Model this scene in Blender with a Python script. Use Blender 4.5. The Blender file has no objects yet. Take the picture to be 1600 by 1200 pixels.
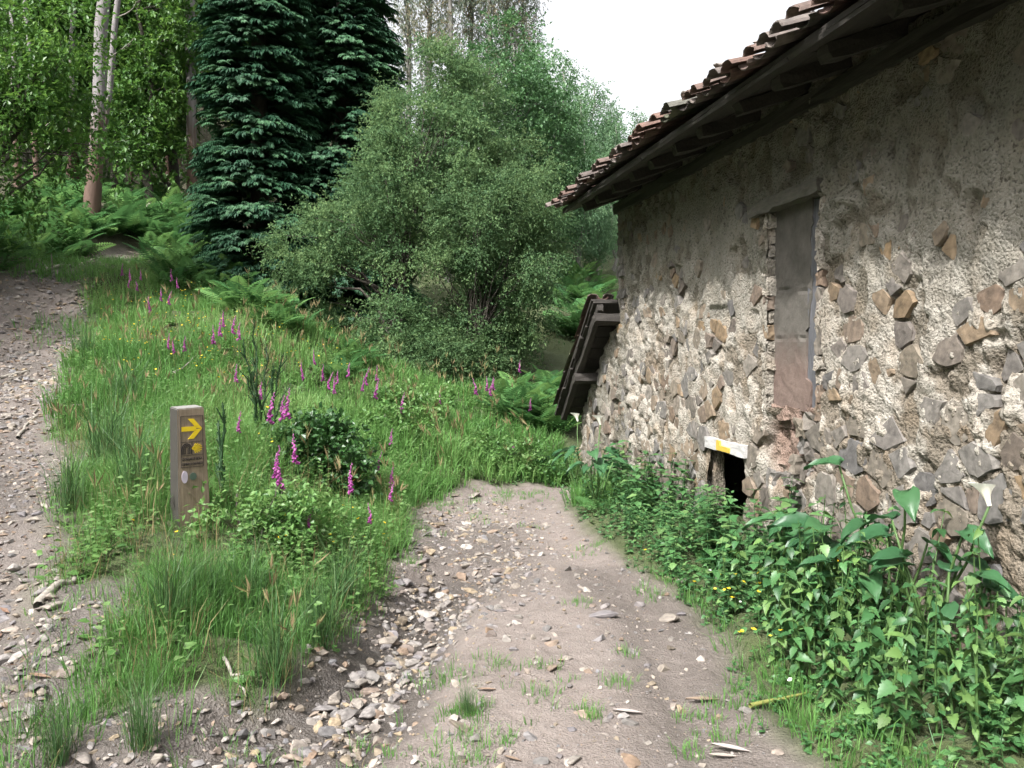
import bpy, bmesh, math, random
import numpy as np
from mathutils import Vector, Matrix

random.seed(7)
rng = np.random.default_rng(7)
scene = bpy.context.scene
COL = scene.collection

# ------------------------------------------------------------------ camera
FPX, CXP, CYP = 1340.0, 800.0, 600.0          # focal length in photo pixels (1600 x 1200)
CAM = np.array([0.0, 0.0, 1.6])
PITCH = -math.atan(52.0 / FPX)
cam_d = bpy.data.cameras.new('camera')
cam_d.sensor_width = 36.0
cam_d.lens = 36.0 * FPX / 1600.0
cam_d.clip_end = 2000.0
cam = bpy.data.objects.new('camera', cam_d)
COL.objects.link(cam)
cam.location = CAM
cam.rotation_euler = (math.pi / 2 + PITCH, 0, 0)
scene.camera = cam

# ------------------------------------------------------------------ light
SUN_AZ, SUN_EL = math.radians(232), math.radians(50)
world = bpy.data.worlds.new('World')
scene.world = world
world.use_nodes = True
wn, wl = world.node_tree.nodes, world.node_tree.links
bg = wn['Background']
sky = wn.new('ShaderNodeTexSky')
sky.sky_type = 'NISHITA'
sky.sun_disc = False
sky.sun_elevation = SUN_EL
sky.sun_rotation = math.pi / 2 - SUN_AZ
sky.dust_density = 6.0
sky.air_density = 1.0
hs = wn.new('ShaderNodeHueSaturation')
hs.inputs['Saturation'].default_value = 0.12
wl.new(sky.outputs[0], hs.inputs['Color'])
wl.new(hs.outputs[0], bg.inputs['Color'])
bg.inputs['Strength'].default_value = 0.148
sun_d = bpy.data.lights.new('sun', 'SUN')
sun_d.energy = 3.0
sun_d.angle = math.radians(1.6)
sun_d.color = (1.0, 0.975, 0.94)
sun = bpy.data.objects.new('sun', sun_d)
COL.objects.link(sun)
SD = Vector((math.cos(SUN_EL) * math.cos(SUN_AZ), math.cos(SUN_EL) * math.sin(SUN_AZ), math.sin(SUN_EL)))
sun.rotation_euler = (-SD).to_track_quat('-Z', 'Y').to_euler()
sun.location = (-10, -10, 20)
vs = scene.view_settings
vs.view_transform = 'Standard'
vs.look = 'None'
vs.gamma = 1.0
vs.use_curve_mapping = False
vs.exposure = 1.48
scene.cycles.max_bounces = 4
scene.cycles.diffuse_bounces = 2
scene.cycles.transmission_bounces = 3
scene.cycles.use_adaptive_sampling = True
scene.cycles.adaptive_threshold = 0.03
scene.cycles.use_denoising = True

# ------------------------------------------------------------------ maths helpers
def pix(px, py, Y):
    """point on the ray through photo pixel (px, py) at distance Y along world +Y"""
    a = (px - CXP) / FPX
    b = (CYP - py) / FPX
    c, s = math.cos(PITCH), math.sin(PITCH)
    d = np.array([a, c - s * b, s + c * b])
    return CAM + d * (Y / d[1])

def _hash(ix, iy, seed):
    h = (ix.astype(np.int64) * 374761393 + iy.astype(np.int64) * 668265263 + seed * 974711) & 0xFFFFFFFF
    h = ((h ^ (h >> 13)) * 1274126177) & 0xFFFFFFFF
    h = ((h ^ (h >> 16)) * 2246822519) & 0xFFFFFFFF
    return ((h ^ (h >> 15)) & 0xFFFFFF) / float(0xFFFFFF)

def vnoise(x, y, seed=0):
    x = np.asarray(x, float); y = np.asarray(y, float)
    ix, iy = np.floor(x), np.floor(y)
    fx, fy = x - ix, y - iy
    fx = fx * fx * (3 - 2 * fx); fy = fy * fy * (3 - 2 * fy)
    a = _hash(ix, iy, seed); b = _hash(ix + 1, iy, seed)
    c = _hash(ix, iy + 1, seed); d = _hash(ix + 1, iy + 1, seed)
    return (a + (b - a) * fx) * (1 - fy) + (c + (d - c) * fx) * fy

def fbm(x, y, seed=0, octv=4):
    v = 0; amp = 0.5; f = 1.0; t = 0
    for i in range(octv):
        v = v + amp * vnoise(np.asarray(x) * f + 17.3 * i, np.asarray(y) * f - 9.1 * i, seed + i)
        t += amp; amp *= 0.5; f *= 2.03
    return v / t - 0.5

def worley(x, y, seed=0):
    x = np.asarray(x, float); y = np.asarray(y, float)
    ix, iy = np.floor(x), np.floor(y)
    best = np.full(x.shape, 9.0)
    for dx in (-1, 0, 1):
        for dy in (-1, 0, 1):
            cx = ix + dx + _hash(ix + dx, iy + dy, seed)
            cy = iy + dy + _hash(ix + dx, iy + dy, seed + 5)
            best = np.minimum(best, (x - cx) ** 2 + (y - cy) ** 2)
    return np.sqrt(best)

def smooth(a, b, x):
    t = np.clip((np.asarray(x, float) - a) / (b - a), 0, 1)
    return t * t * (3 - 2 * t)

def nrm(v):
    v = np.asarray(v, float)
    return v / np.maximum(np.linalg.norm(v, axis=-1, keepdims=True), 1e-9)

def frames(d, up):
    """rotation matrices (N,3,3) with column 1 along d and column 2 near up"""
    d = nrm(d); x = nrm(np.cross(d, up)); z = np.cross(x, d)
    return np.stack([x, d, z], axis=-1)

def expand(PV, PF, R, S, T, rnd=None):
    """many transformed copies of a small prototype as one vertex / triangle array"""
    N, m = len(T), len(PV)
    S = np.asarray(S, float)
    if S.ndim == 1: S = np.repeat(S[:, None], 3, 1)
    P = PV[None] * S[:, None, :]
    V = np.einsum('nij,nmj->nmi', R, P) + T[:, None, :]
    F = PF[None] + (np.arange(N) * m)[:, None, None]
    r = rng.random(N) if rnd is None else rnd
    return V.reshape(-1, 3), F.reshape(-1, 3), np.repeat(r, m)

def cat(parts):
    Vs, Fs, Rs, o = [], [], [], 0
    for p in parts:
        Vs.append(p[0]); Fs.append(p[1] + o); o += len(p[0])
        Rs.append(p[2] if len(p) > 2 else np.full(len(p[0]), rng.random()))
    return np.concatenate(Vs), np.concatenate(Fs), np.concatenate(Rs)

# ------------------------------------------------------------------ object helpers
def mesh(name, V, F, mat, rnd=None, smooth_=False, extra=None):
    V = np.asarray(V, np.float32); F = np.asarray(F, np.int32)
    me = bpy.data.meshes.new(name)
    k = F.shape[1]
    me.vertices.add(len(V)); me.vertices.foreach_set('co', V.ravel())
    me.loops.add(F.size); me.loops.foreach_set('vertex_index', F.ravel())
    me.polygons.add(len(F)); me.polygons.foreach_set('loop_start', np.arange(0, F.size, k, dtype=np.int32))
    me.update(calc_edges=True)
    me.polygons.foreach_set('use_smooth', np.full(len(F), bool(smooth_)))
    if rnd is not None:
        a = me.attributes.new('rnd', 'FLOAT', 'POINT'); a.data.foreach_set('value', np.asarray(rnd, np.float32))
    for nm, arr in (extra or {}).items():
        a = me.attributes.new(nm, 'FLOAT', 'POINT'); a.data.foreach_set('value', np.asarray(arr, np.float32))
    if mat: me.materials.append(mat)
    return me

def tag(o, label=None, cat_=None, group=None, kind=None):
    if label: o['label'] = label
    if cat_: o['category'] = cat_
    if group: o['group'] = group
    if kind: o['kind'] = kind
    return o

def obj(name, me, parent=None, loc=None, rot=None, scale=None):
    o = bpy.data.objects.new(name, me)
    COL.objects.link(o)
    if parent is not None: o.parent = parent
    if loc is not None: o.location = loc
    if rot is not None: o.rotation_euler = rot
    if scale is not None: o.scale = scale if hasattr(scale, '__len__') else (scale,) * 3
    return o

def thing(name, label, cat_, loc=(0, 0, 0), rz=0.0, group=None):
    o = obj(name, None, loc=loc, rot=(0, 0, rz))
    o.empty_display_size = 0.1
    return tag(o, label, cat_, group)

def copy_tree(root, loc, rz, scale=1.0, label=None, group=None):
    r = root.copy(); COL.objects.link(r)
    r.location = loc; r.rotation_euler = (0, 0, rz); r.scale = (scale,) * 3
    if label: r['label'] = label
    if group: r['group'] = group
    for ch in root.children:
        c = ch.copy(); COL.objects.link(c); c.parent = r
        for g in ch.children:
            d = g.copy(); COL.objects.link(d); d.parent = c
    return r

def box(x0, x1, y0, y1, z0, z1):
    V = np.array([[x, y, z] for z in (z0, z1) for y in (y0, y1) for x in (x0, x1)], float)
    F = np.array([[0, 2, 3], [0, 3, 1], [4, 5, 7], [4, 7, 6], [0, 1, 5], [0, 5, 4],
                  [2, 6, 7], [2, 7, 3], [0, 4, 6], [0, 6, 2], [1, 3, 7], [1, 7, 5]])
    return V, F

def rough_box(x0, x1, y0, y1, z0, z1, seg=(6, 2, 2), jit=0.01, seed=0):
    """subdivided box with worn, uneven faces (timbers, stones)"""
    bm = bmesh.new()
    bmesh.ops.create_cube(bm, size=1.0)
    r = random.Random(seed)
    ax = [e for e in bm.edges]
    for axis, n in enumerate(seg):
        if n > 1:
            es = [e for e in bm.edges if abs((e.verts[0].co - e.verts[1].co).normalized()[axis]) > 0.9]
            bmesh.ops.subdivide_edges(bm, edges=es, cuts=n - 1, use_grid_fill=True)
    for v in bm.verts:
        v.co = Vector((x0 + (v.co.x + .5) * (x1 - x0), y0 + (v.co.y + .5) * (y1 - y0), z0 + (v.co.z + .5) * (z1 - z0)))
        v.co += Vector((r.uniform(-jit, jit), r.uniform(-jit, jit), r.uniform(-jit, jit)))
    bmesh.ops.triangulate(bm, faces=bm.faces[:])
    bm.verts.index_update()
    V = np.array([v.co[:] for v in bm.verts]); F = np.array([[v.index for v in f.verts] for f in bm.faces])
    bm.free()
    return V, F

def tube(P, R, n=6, cap=True):
    P = np.asarray(P, float); R = np.asarray(R, float); k = len(P)
    T = np.gradient(P, axis=0); T = nrm(T)
    ref = np.array([0, 0, 1.0]) if abs(T[0][2]) < 0.8 else np.array([1.0, 0, 0])
    A = nrm(np.cross(T, ref)); B = np.cross(T, A)
    a = np.linspace(0, 2 * math.pi, n, endpoint=False)
    V = P[:, None] + R[:, None, None] * (np.cos(a)[None, :, None] * A[:, None] + np.sin(a)[None, :, None] * B[:, None])
    V = V.reshape(-1, 3)
    F = []
    for i in range(k - 1):
        for j in range(n):
            q, w = i * n + j, i * n + (j + 1) % n
            F += [[q, w, w + n], [q, w + n, q + n]]
    if cap:
        V = np.vstack([V, P[-1]]); c = len(V) - 1
        F += [[(k - 1) * n + j, (k - 1) * n + (j + 1) % n, c] for j in range(n)]
    return V, np.array(F)

# ------------------------------------------------------------------ materials
def newmat(name):
    m = bpy.data.materials.new(name); m.use_nodes = True
    return m, m.node_tree.nodes, m.node_tree.links, m.node_tree.nodes['Principled BSDF']

def ramp(n, cols, interp='LINEAR'):
    r = n.new('ShaderNodeValToRGB'); cr = r.color_ramp; cr.interpolation = interp
    pos = np.linspace(0, 1, len(cols))
    cr.elements[0].position = 0; cr.elements[0].color = (*cols[0], 1)
    cr.elements[1].position = 1; cr.elements[1].color = (*cols[-1], 1)
    for p, c in zip(pos[1:-1], cols[1:-1]):
        e = cr.elements.new(p); e.color = (*c, 1)
    return r

def math_(n, l, op, a, b=None):
    m = n.new('ShaderNodeMath'); m.operation = op
    for i, v in enumerate((a, b)):
        if v is None: continue
        if isinstance(v, (int, float)): m.inputs[i].default_value = v
        else: l.new(v, m.inputs[i])
    return m.outputs[0]

def rnd_value(n, l):
    at = n.new('ShaderNodeAttribute'); at.attribute_name = 'rnd'
    oi = n.new('ShaderNodeObjectInfo')
    s = math_(n, l, 'ADD', at.outputs['Fac'], oi.outputs['Random'])
    return math_(n, l, 'FRACT', s)

def leafmat(name, cols, rough=0.45, trans=0.35, spec=0.4, objvar=0.12):
    m, n, l, p = newmat(name)
    at = n.new('ShaderNodeAttribute'); at.attribute_name = 'rnd'
    r = ramp(n, cols); l.new(at.outputs['Fac'], r.inputs[0])
    oi = n.new('ShaderNodeObjectInfo')
    h = n.new('ShaderNodeHueSaturation')
    l.new(r.outputs[0], h.inputs['Color'])
    v = math_(n, l, 'MULTIPLY_ADD', oi.outputs['Random'], 2 * objvar)
    v.node.inputs[2].default_value = 1 - objvar
    l.new(v, h.inputs['Value'])
    l.new(h.outputs[0], p.inputs['Base Color'])
    p.inputs['Roughness'].default_value = rough
    p.inputs['Specular IOR Level'].default_value = spec
    t = n.new('ShaderNodeBsdfTranslucent')
    g = n.new('ShaderNodeHueSaturation'); g.inputs['Value'].default_value = 1.25; g.inputs['Hue'].default_value = 0.485
    l.new(h.outputs[0], g.inputs['Color']); l.new(g.outputs[0], t.inputs['Color'])
    mx = n.new('ShaderNodeMixShader'); mx.inputs[0].default_value = trans
    l.new(p.outputs[0], mx.inputs[1]); l.new(t.outputs[0], mx.inputs[2])
    l.new(mx.outputs[0], n['Material Output'].inputs['Surface'])
    return m

def stonemat(name, cols, bump=0.5, scale=30.0, rough=0.85, lichen=0.0):
    m, n, l, p = newmat(name)
    v = rnd_value(n, l)
    r = ramp(n, cols); l.new(v, r.inputs[0])
    tc = n.new('ShaderNodeTexCoord')
    oi = n.new('ShaderNodeObjectInfo')
    mp = n.new('ShaderNodeVectorMath'); mp.operation = 'ADD'
    l.new(tc.outputs['Object'], mp.inputs[0]); l.new(oi.outputs['Location'], mp.inputs[1])
    nz = n.new('ShaderNodeTexNoise'); nz.inputs['Scale'].default_value = scale; nz.inputs['Detail'].default_value = 6
    l.new(mp.outputs[0], nz.inputs['Vector'])
    mr = n.new('ShaderNodeMapRange'); mr.inputs[1].default_value = 0.3; mr.inputs[2].default_value = 0.7
    mr.inputs[3].default_value = 0.6; mr.inputs[4].default_value = 1.35
    l.new(nz.outputs['Fac'], mr.inputs[0])
    mx = n.new('ShaderNodeMix'); mx.data_type = 'RGBA'; mx.blend_type = 'MULTIPLY'; mx.inputs[0].default_value = 1
    l.new(r.outputs[0], mx.inputs[6]); l.new(mr.outputs[0], mx.inputs[7])
    l.new(mx.outputs[2], p.inputs['Base Color'])
    p.inputs['Roughness'].default_value = rough
    b = n.new('ShaderNodeBump'); b.inputs['Strength'].default_value = bump; b.inputs['Distance'].default_value = 0.01
    l.new(nz.outputs['Fac'], b.inputs['Height']); l.new(b.outputs[0], p.inputs['Normal'])
    return m

def woodmat(name, c0, c1, stretch=(1, 1, 14), rough=0.8, bump=0.4):
    m, n, l, p = newmat(name)
    tc = n.new('ShaderNodeTexCoord')
    mp = n.new('ShaderNodeMapping'); mp.inputs['Scale'].default_value = stretch
    l.new(tc.outputs['Object'], mp.inputs[0])
    nz = n.new('ShaderNodeTexNoise'); nz.inputs['Scale'].default_value = 5; nz.inputs['Detail'].default_value = 8
    nz.inputs['Roughness'].default_value = 0.65
    l.new(mp.outputs[0], nz.inputs['Vector'])
    r = ramp(n, [c0, c1]); r.color_ramp.elements[0].position = 0.3; r.color_ramp.elements[1].position = 0.7
    l.new(nz.outputs['Fac'], r.inputs[0]); l.new(r.outputs[0], p.inputs['Base Color'])
    p.inputs['Roughness'].default_value = rough
    b = n.new('ShaderNodeBump'); b.inputs['Strength'].default_value = bump; b.inputs['Distance'].default_value = 0.01
    l.new(nz.outputs['Fac'], b.inputs['Height']); l.new(b.outputs[0], p.inputs['Normal'])
    return m

def plainmat(name, c, rough=0.6, spec=0.3):
    m, n, l, p = newmat(name)
    tc = n.new('ShaderNodeTexCoord')
    nz = n.new('ShaderNodeTexNoise'); nz.inputs['Scale'].default_value = 25; nz.inputs['Detail'].default_value = 5
    l.new(tc.outputs['Object'], nz.inputs['Vector'])
    r = ramp(n, [tuple(x * 0.75 for x in c), tuple(min(1, x * 1.15) for x in c)])
    l.new(nz.outputs['Fac'], r.inputs[0]); l.new(r.outputs[0], p.inputs['Base Color'])
    p.inputs['Roughness'].default_value = rough
    p.inputs['Specular IOR Level'].default_value = spec
    return m

def barkmat(name, cols, sx=6, sz=1.2, bump=0.6):
    return woodmat(name, cols[0], cols[1], (sx, sx, sz), 0.9, bump)

M = {}
M['grass'] = leafmat('grass', [(.042, .11, .026), (.074, .18, .042), (.11, .23, .06), (.185, .26, .095)], .5, .3, .3)
M['rush'] = leafmat('rush', [(.028, .075, .026), (.05, .11, .036), (.09, .15, .05)], .5, .15, .3)
M['drygrass'] = leafmat('dry_grass', [(.15, .12, .06), (.24, .19, .10), (.13, .14, .05)], .7, .2, .2)
M['herb'] = leafmat('herb', [(.04, .11, .028), (.075, .17, .042), (.115, .22, .06), (.17, .26, .10)], .45, .35, .4)
M['nettle'] = leafmat('nettle', [(.022, .072, .026), (.042, .118, .038), (.072, .165, .056), (.13, .215, .072)], .45, .3, .4, .3)
M['palenettle'] = leafmat('pale_leaf_plant', [(.07, .15, .04), (.12, .21, .06), (.20, .25, .08)], .5, .35, .3, .3)
M['arum'] = leafmat('arum', [(.022, .075, .03), (.035, .10, .04), (.05, .13, .05)], .42, .25, .4)
M['fern'] = leafmat('fern', [(.038, .115, .038), (.068, .17, .052), (.12, .235, .07)], .5, .4, .25)
M['bramble'] = leafmat('bramble', [(.015, .05, .014), (.028, .08, .02), (.05, .12, .03)], .4, .25, .4)
M['willow'] = leafmat('willow_leaf', [(.042, .09, .04), (.07, .135, .056), (.11, .185, .076), (.165, .245, .10)], .6, .35, .15)
M['conifer'] = leafmat('conifer_leaf', [(.014, .05, .025), (.034, .095, .046), (.075, .165, .075)], .6, .1, .25, .05)
M['broad'] = leafmat('broadleaf', [(.024, .07, .014), (.045, .115, .022), (.072, .165, .03), (.13, .23, .05)], .45, .4, .4)
M['alder'] = leafmat('alder_leaf', [(.035, .09, .036), (.06, .14, .054), (.10, .20, .075)], .45, .35, .4)
M['hazy'] = leafmat('pale_leaf', [(.06, .13, .065), (.10, .19, .095), (.15, .25, .12)], .5, .4, .3)  # far birches: leaf colour lightened to paint in distance haze
M['eucleaf'] = leafmat('eucalyptus_leaf', [(.07, .11, .075), (.11, .155, .11), (.17, .17, .10), (.24, .16, .08)], .5, .3, .4)
M['foxglove'] = leafmat('foxglove_flower', [(.26, .05, .21), (.36, .085, .29), (.46, .19, .38)], .5, .3, .2)
M['yellow'] = leafmat('buttercup_flower', [(.75, .52, .02), (.85, .62, .04)], .4, .3, .3)
M['white'] = leafmat('white_flower', [(.78, .78, .70), (.85, .85, .80)], .5, .25, .3)
M['stem'] = leafmat('green_stem', [(.05, .11, .03), (.09, .15, .05)], .5, .1, .3)
M['broom'] = leafmat('broom_stem', [(.02, .05, .02), (.035, .07, .03)], .6, .05, .2)
M['darkbark'] = barkmat('dark_bark', [(.025, .02, .016), (.075, .065, .05)])
M['greybark'] = barkmat('grey_bark', [(.09, .085, .075), (.22, .21, .19)])
M['rock'] = stonemat('rock', [(.085, .08, .08), (.165, .15, .135), (.21, .18, .15), (.11, .10, .105), (.27, .245, .22), (.16, .11, .075), (.14, .135, .14), (.22, .17, .11), (.085, .073, .065)], .4, 25)
M['wallstone'] = stonemat('wall_stone', [(.105, .10, .095), (.145, .13, .115), (.165, .12, .078), (.085, .08, .078), (.17, .15, .125), (.12, .082, .056), (.125, .115, .105), (.19, .13, .072), (.085, .068, .055), (.14, .132, .125), (.15, .125, .095), (.10, .088, .075)], .7, 22)
M['wallstone1'] = stonemat('wall_stone_face', [(.105, .10, .095), (.145, .13, .115), (.165, .12, .078), (.085, .08, .078), (.17, .15, .125), (.12, .082, .056), (.125, .115, .105), (.19, .13, .072), (.085, .068, .055), (.14, .132, .125), (.15, .125, .095), (.10, .088, .075)], 1.0, 1.6)
M['rock1'] = stonemat('rock_face', [(.085, .08, .08), (.165, .15, .135), (.21, .18, .15), (.11, .10, .105), (.27, .245, .22), (.16, .11, .075), (.14, .135, .14), (.22, .17, .11), (.085, .073, .065)], .3, 2.5)
M['tile'] = stonemat('roof_tile', [(.075, .045, .036), (.115, .068, .052), (.065, .055, .05), (.12, .098, .086), (.085, .045, .034), (.09, .085, .075), (.085, .09, .05)], .4, 18)
M['oldwood'] = woodmat('old_timber', (.012, .010, .008), (.036, .030, .025), (1.5, 14, 14))
M['greywood'] = woodmat('grey_timber', (.10, .095, .09), (.22, .21, .195), (2, 12, 12))
M['lintelwood'] = woodmat('lintel_timber', (.05, .046, .038), (.11, .10, .083), (2, 12, 12))
M['plank'] = woodmat('dark_plank', (.04, .042, .048), (.115, .115, .125), (16, 16, 1.5))
M['limewash'] = woodmat('whitewashed_timber', (.27, .265, .26), (.44, .43, .42), (2, 14, 14))
M['postwood'] = woodmat('post_wood', (.11, .083, .057), (.24, .185, .128), (18, 18, 1.4), .75, .3)
M['sidewood'] = woodmat('dark_side_wood', (.016, .015, .012), (.045, .04, .032), (18, 18, 1.4), .85, .3)  # darker wood for the left face of the post
M['signyellow'] = plainmat('sign_yellow', (.62, .45, .02), .5)
M['signdark'] = plainmat('sign_black', (.03, .025, .025), .7)
M['discgreen'] = plainmat('metal_disc', (.06, .09, .07), .4, .5)
M['sticker'] = plainmat('faded_sticker', (.42, .37, .44), .5)
M['paintyellow'] = plainmat('arrow_paint', (.45, .31, .05), .7)
M['deadwood'] = woodmat('bleached_wood', (.15, .13, .11), (.29, .265, .23), (2, 10, 10))
M['dryleaf'] = leafmat('dry_leaf', [(.15, .085, .055), (.20, .15, .11), (.28, .25, .235)], .6, .1, .3)
M['greenstalk'] = plainmat('yellow_stalk', (.20, .20, .06), .6)

# ================================================================== TERRAIN
_cp = [pix(*a) for a in [
    # left track, climbing
    (0, 1150, 3.5), (30, 1000, 4.3), (40, 900, 5.1), (60, 700, 7.9), (40, 600, 11.6), (100, 520, 14), (150, 430, 19), (200, 392, 22.5),
    # bank with the signpost
    (300, 825, 5.6), (200, 800, 5.8), (250, 960, 4.35), (420, 800, 6.3), (560, 820, 7.2), (450, 700, 8), (200, 560, 11), (300, 480, 14), (330, 405, 19),
    (450, 500, 14), (550, 640, 11.5), (370, 900, 5.0), (520, 900, 5.7), (430, 1010, 4.55),
    # slope beyond the path
    (640, 700, 10.2), (780, 705, 11.6), (700, 610, 14), (870, 690, 12.6), (870, 605, 15), (920, 500, 22), (900, 425, 35), (945, 465, 30),
    (600, 600, 15.5), (400, 450, 19),
    # forest floor
    (140, 345, 23), (300, 335, 28), (50, 400, 17), (0, 310, 24), (200, 280, 38), (-200, 420, 14), (-200, 300, 22),
]]
_cp += [np.array(p, float) for p in [
    (0.2, 0, 0), (0.2, 2, 0), (.15, 3.3, 0.0), (.1, 4.4, 0.02), (.1, 5.4, 0.02), (-.15, 7.1, 0.0), (-.15, 8.9, -.02), (.2, 10, -.04), (.8, 11.8, -.03), (2.5, 14, .1),
    (-.6, 3.3, -.03), (-.75, 3.9, -.05), (-.72, 5.0, -.03), (-.86, 6.25, .03), (-1.0, 7.6, .03), (-1.02, 8.9, .05),
    (-1.3, 3.4, 0.0), (-1.3, 3.95, .12), (-1.0, 4.5, .12), (-2, 2, 0), (-4, 1, .3), (-7, 4, 1.6), (-3, -4, 0), (3, -4, 0), (-9, -4, 1.5),
    (1.1, 3.5, .03), (1.5, 4.2, .08), (1.9, 3.2, .10), (2.2, 4.2, .12), (1.25, 6.0, .06), (1.7, 6.5, .12), (.95, 8, .05), (1.3, 9, .08), (2.6, 2, .08), (4, 6, .1), (6, 10, .1), (9, 4, 0),
    (-15, 60, 19), (0, 60, 11), (15, 60, 8), (5, 36, 4.6), (-5, 40, 8), (12, 30, 3), (12, 18, .8), (-30, 30, 14), (-30, 10, 8), (-30, 60, 26), (30, 10, 0), (30, 40, 4),
    (-60, 100, 40), (0, 110, 22), (60, 100, 10), (-70, 0, 14), (70, 0, -2), (0, -60, -2), (-60, -60, 4), (60, -60, -4), (60, 40, 2)]]
_cp = np.array(_cp)
CXY, CZ = _cp[:, :2], _cp[:, 2]

def _phi(r2):
    return np.where(r2 > 0, r2 * np.log(np.maximum(r2, 1e-12)) * 0.5, 0)

def _tps():
    n = len(CXY)
    d = ((CXY[:, None] - CXY[None]) ** 2).sum(-1)
    A = np.zeros((n + 3, n + 3))
    A[:n, :n] = _phi(d) + np.eye(n) * 0.25
    A[:n, n] = 1; A[:n, n + 1:] = CXY
    A[n, :n] = 1; A[n + 1:, :n] = CXY.T
    b = np.zeros(n + 3); b[:n] = CZ
    return np.linalg.solve(A, b)
TPS = _tps()

def seg_dist(x, y, pts):
    """distance to a polyline of (x, y, halfwidth) minus the half width there, and the distance alone"""
    best = np.full(np.shape(x), 1e9)
    for a, b in zip(pts[:-1], pts[1:]):
        dx, dy = b[0] - a[0], b[1] - a[1]
        t = np.clip(((x - a[0]) * dx + (y - a[1]) * dy) / (dx * dx + dy * dy), 0, 1)
        d = np.hypot(x - a[0] - t * dx, y - a[1] - t * dy) - (a[2] + t * (b[2] - a[2]))
        best = np.minimum(best, d)
    return best

PATH = [(.25, -6, 1.0), (.25, 1, .95), (.20, 3.3, .80), (.12, 5.3, .86), (-.12, 7.1, .72), (-.2, 8.6, .66), (0, 9.4, .56), (.75, 10.15, .42), (1.1, 10.4, .3)]
TRACK = [(-1.9, -2, .8), (-2.4, 2.5, .5), (-2.7, 3.6, .42), (-3.2, 4.6, .55), (-4.15, 6.3, .75), (-5.8, 9, .85), (-7.4, 12.5, .85), (-8.8, 16, .75), (-10.0, 20, .5), (-10.1, 22.3, .3)]
GULLY = [(-.35, 6.1, .16), (-.55, 5.4, .2), (-.66, 4.8, .2), (-.72, 4.1, .2), (-.80, 3.6, .24), (-1.0, 3.2, .3), (-1.4, 2.8, .4)]

def raw_path(x, y): return seg_dist(x, y, PATH) + 0.22 * fbm(np.asarray(x) * 1.6, np.asarray(y) * 1.6, 3)
def raw_track(x, y): return seg_dist(x, y, TRACK) + 0.5 * fbm(np.asarray(x) * .9, np.asarray(y) * .9, 5)
def raw_gully(x, y): return seg_dist(x, y, GULLY) + 0.15 * fbm(np.asarray(x) * 2.5, np.asarray(y) * 2.5, 8)

def Hbase(x, y):
    x = np.asarray(x, float); y = np.asarray(y, float)
    sh = x.shape; xf, yf = x.ravel(), y.ravel()
    out = np.empty(len(xf)); n = len(CXY)
    for i in range(0, len(xf), 20000):
        xs, ys = xf[i:i + 20000], yf[i:i + 20000]
        d = (xs[:, None] - CXY[None, :, 0]) ** 2 + (ys[:, None] - CXY[None, :, 1]) ** 2
        out[i:i + 20000] = _phi(d) @ TPS[:n] + TPS[n] + TPS[n + 1] * xs + TPS[n + 2] * ys
    return out.reshape(sh)

def H(x, y):
    x = np.asarray(x, float); y = np.asarray(y, float)
    z = Hbase(x, y)
    dp, dt, dg = raw_path(x, y), raw_track(x, y), raw_gully(x, y)
    onp = 1 - smooth(-.1, .15, np.minimum(dp, dt))
    far = 1 + np.clip(np.hypot(x, y) - 12, 0, 30) * 0.12
    z = z + fbm(x * 2.2, y * 2.2, 11) * (0.05 + 0.16 * (1 - onp)) * far
    z = z + fbm(x * 9, y * 9, 21) * (0.03 + 0.05 * (1 - onp))
    z = z + fbm(x * 24, y * 24, 23, 3) * .012
    z = z - 0.15 * (1 - smooth(-.15, .3, dg))
    z = z - 0.05 * (1 - smooth(-.25, .1, dt)) * smooth(30, 24, y)
    # two shallow wheel ruts on the main path
    z = z - 0.025 * np.exp(-((dp + .25) / .12) ** 2)
    return z

def hit(px, py, lift=0.0):
    """where the ray through a photo pixel comes within `lift` of the ground"""
    d = pix(px, py, 1.0) - CAM
    t = np.concatenate([np.arange(2.2, 14, .04), np.arange(14, 80, .15)])
    P = CAM + d * t[:, None]
    below = P[:, 2] - lift < H(P[:, 0], P[:, 1])
    i = int(np.argmax(below)) if below.any() else len(t) - 1
    p = P[i].copy(); p[2] = float(H(p[0], p[1]))
    return p

def axis_nodes(lo, hi, a, b, step, grow):
    """fine spacing inside [a, b], growing outside"""
    c = list(np.arange(a, b, step)); s = step; v = c[-1]
    while v < hi: s *= grow; v += s; c.append(v)
    s = step; v = a; pre = []
    while v > lo: s *= grow; v -= s; pre.append(v)
    return np.array(pre[::-1] + c)

gx = axis_nodes(-170, 170, -5.5, 3.2, .045, 1.09)
gy = axis_nodes(-90, 220, 2.6, 11.5, .045, 1.055)
GX, GY = np.meshgrid(gx, gy)
GZ = H(GX, GY)
Vg = np.stack([GX, GY, GZ], -1).reshape(-1, 3)
ny, nx = GX.shape
idx = np.arange(nx * ny).reshape(ny, nx)
Fg = np.stack([idx[:-1, :-1], idx[:-1, 1:], idx[1:, 1:], idx[1:, :-1]], -1).reshape(-1, 4)
dP, dT, dG = raw_path(GX, GY), raw_track(GX, GY), raw_gully(GX, GY)
def bare_soil(x, y):
    """bare earth on the near face of the bank and beside the track"""
    d = seg_dist(x, y, [(-2.2, 3.2, .22), (-1.5, 3.4, .3), (-1.05, 3.6, .2)]) + .4 * fbm(x * 2.2, y * 2.2, 31)
    e = seg_dist(x, y, [(-2.3, 4.6, .25), (-2.2, 3.8, .3)]) + .3 * fbm(x * 3, y * 3, 33)
    return 1 - smooth(-.1, .12, np.minimum(d, e))
soil = np.maximum(1 - smooth(-.05, .18, np.minimum(dP, dG)), np.maximum(1 - smooth(-.1, .25, dT), bare_soil(GX, GY)))
damp = np.maximum(1 - smooth(-.05, .25, dG), bare_soil(GX, GY) * .8)
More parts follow.
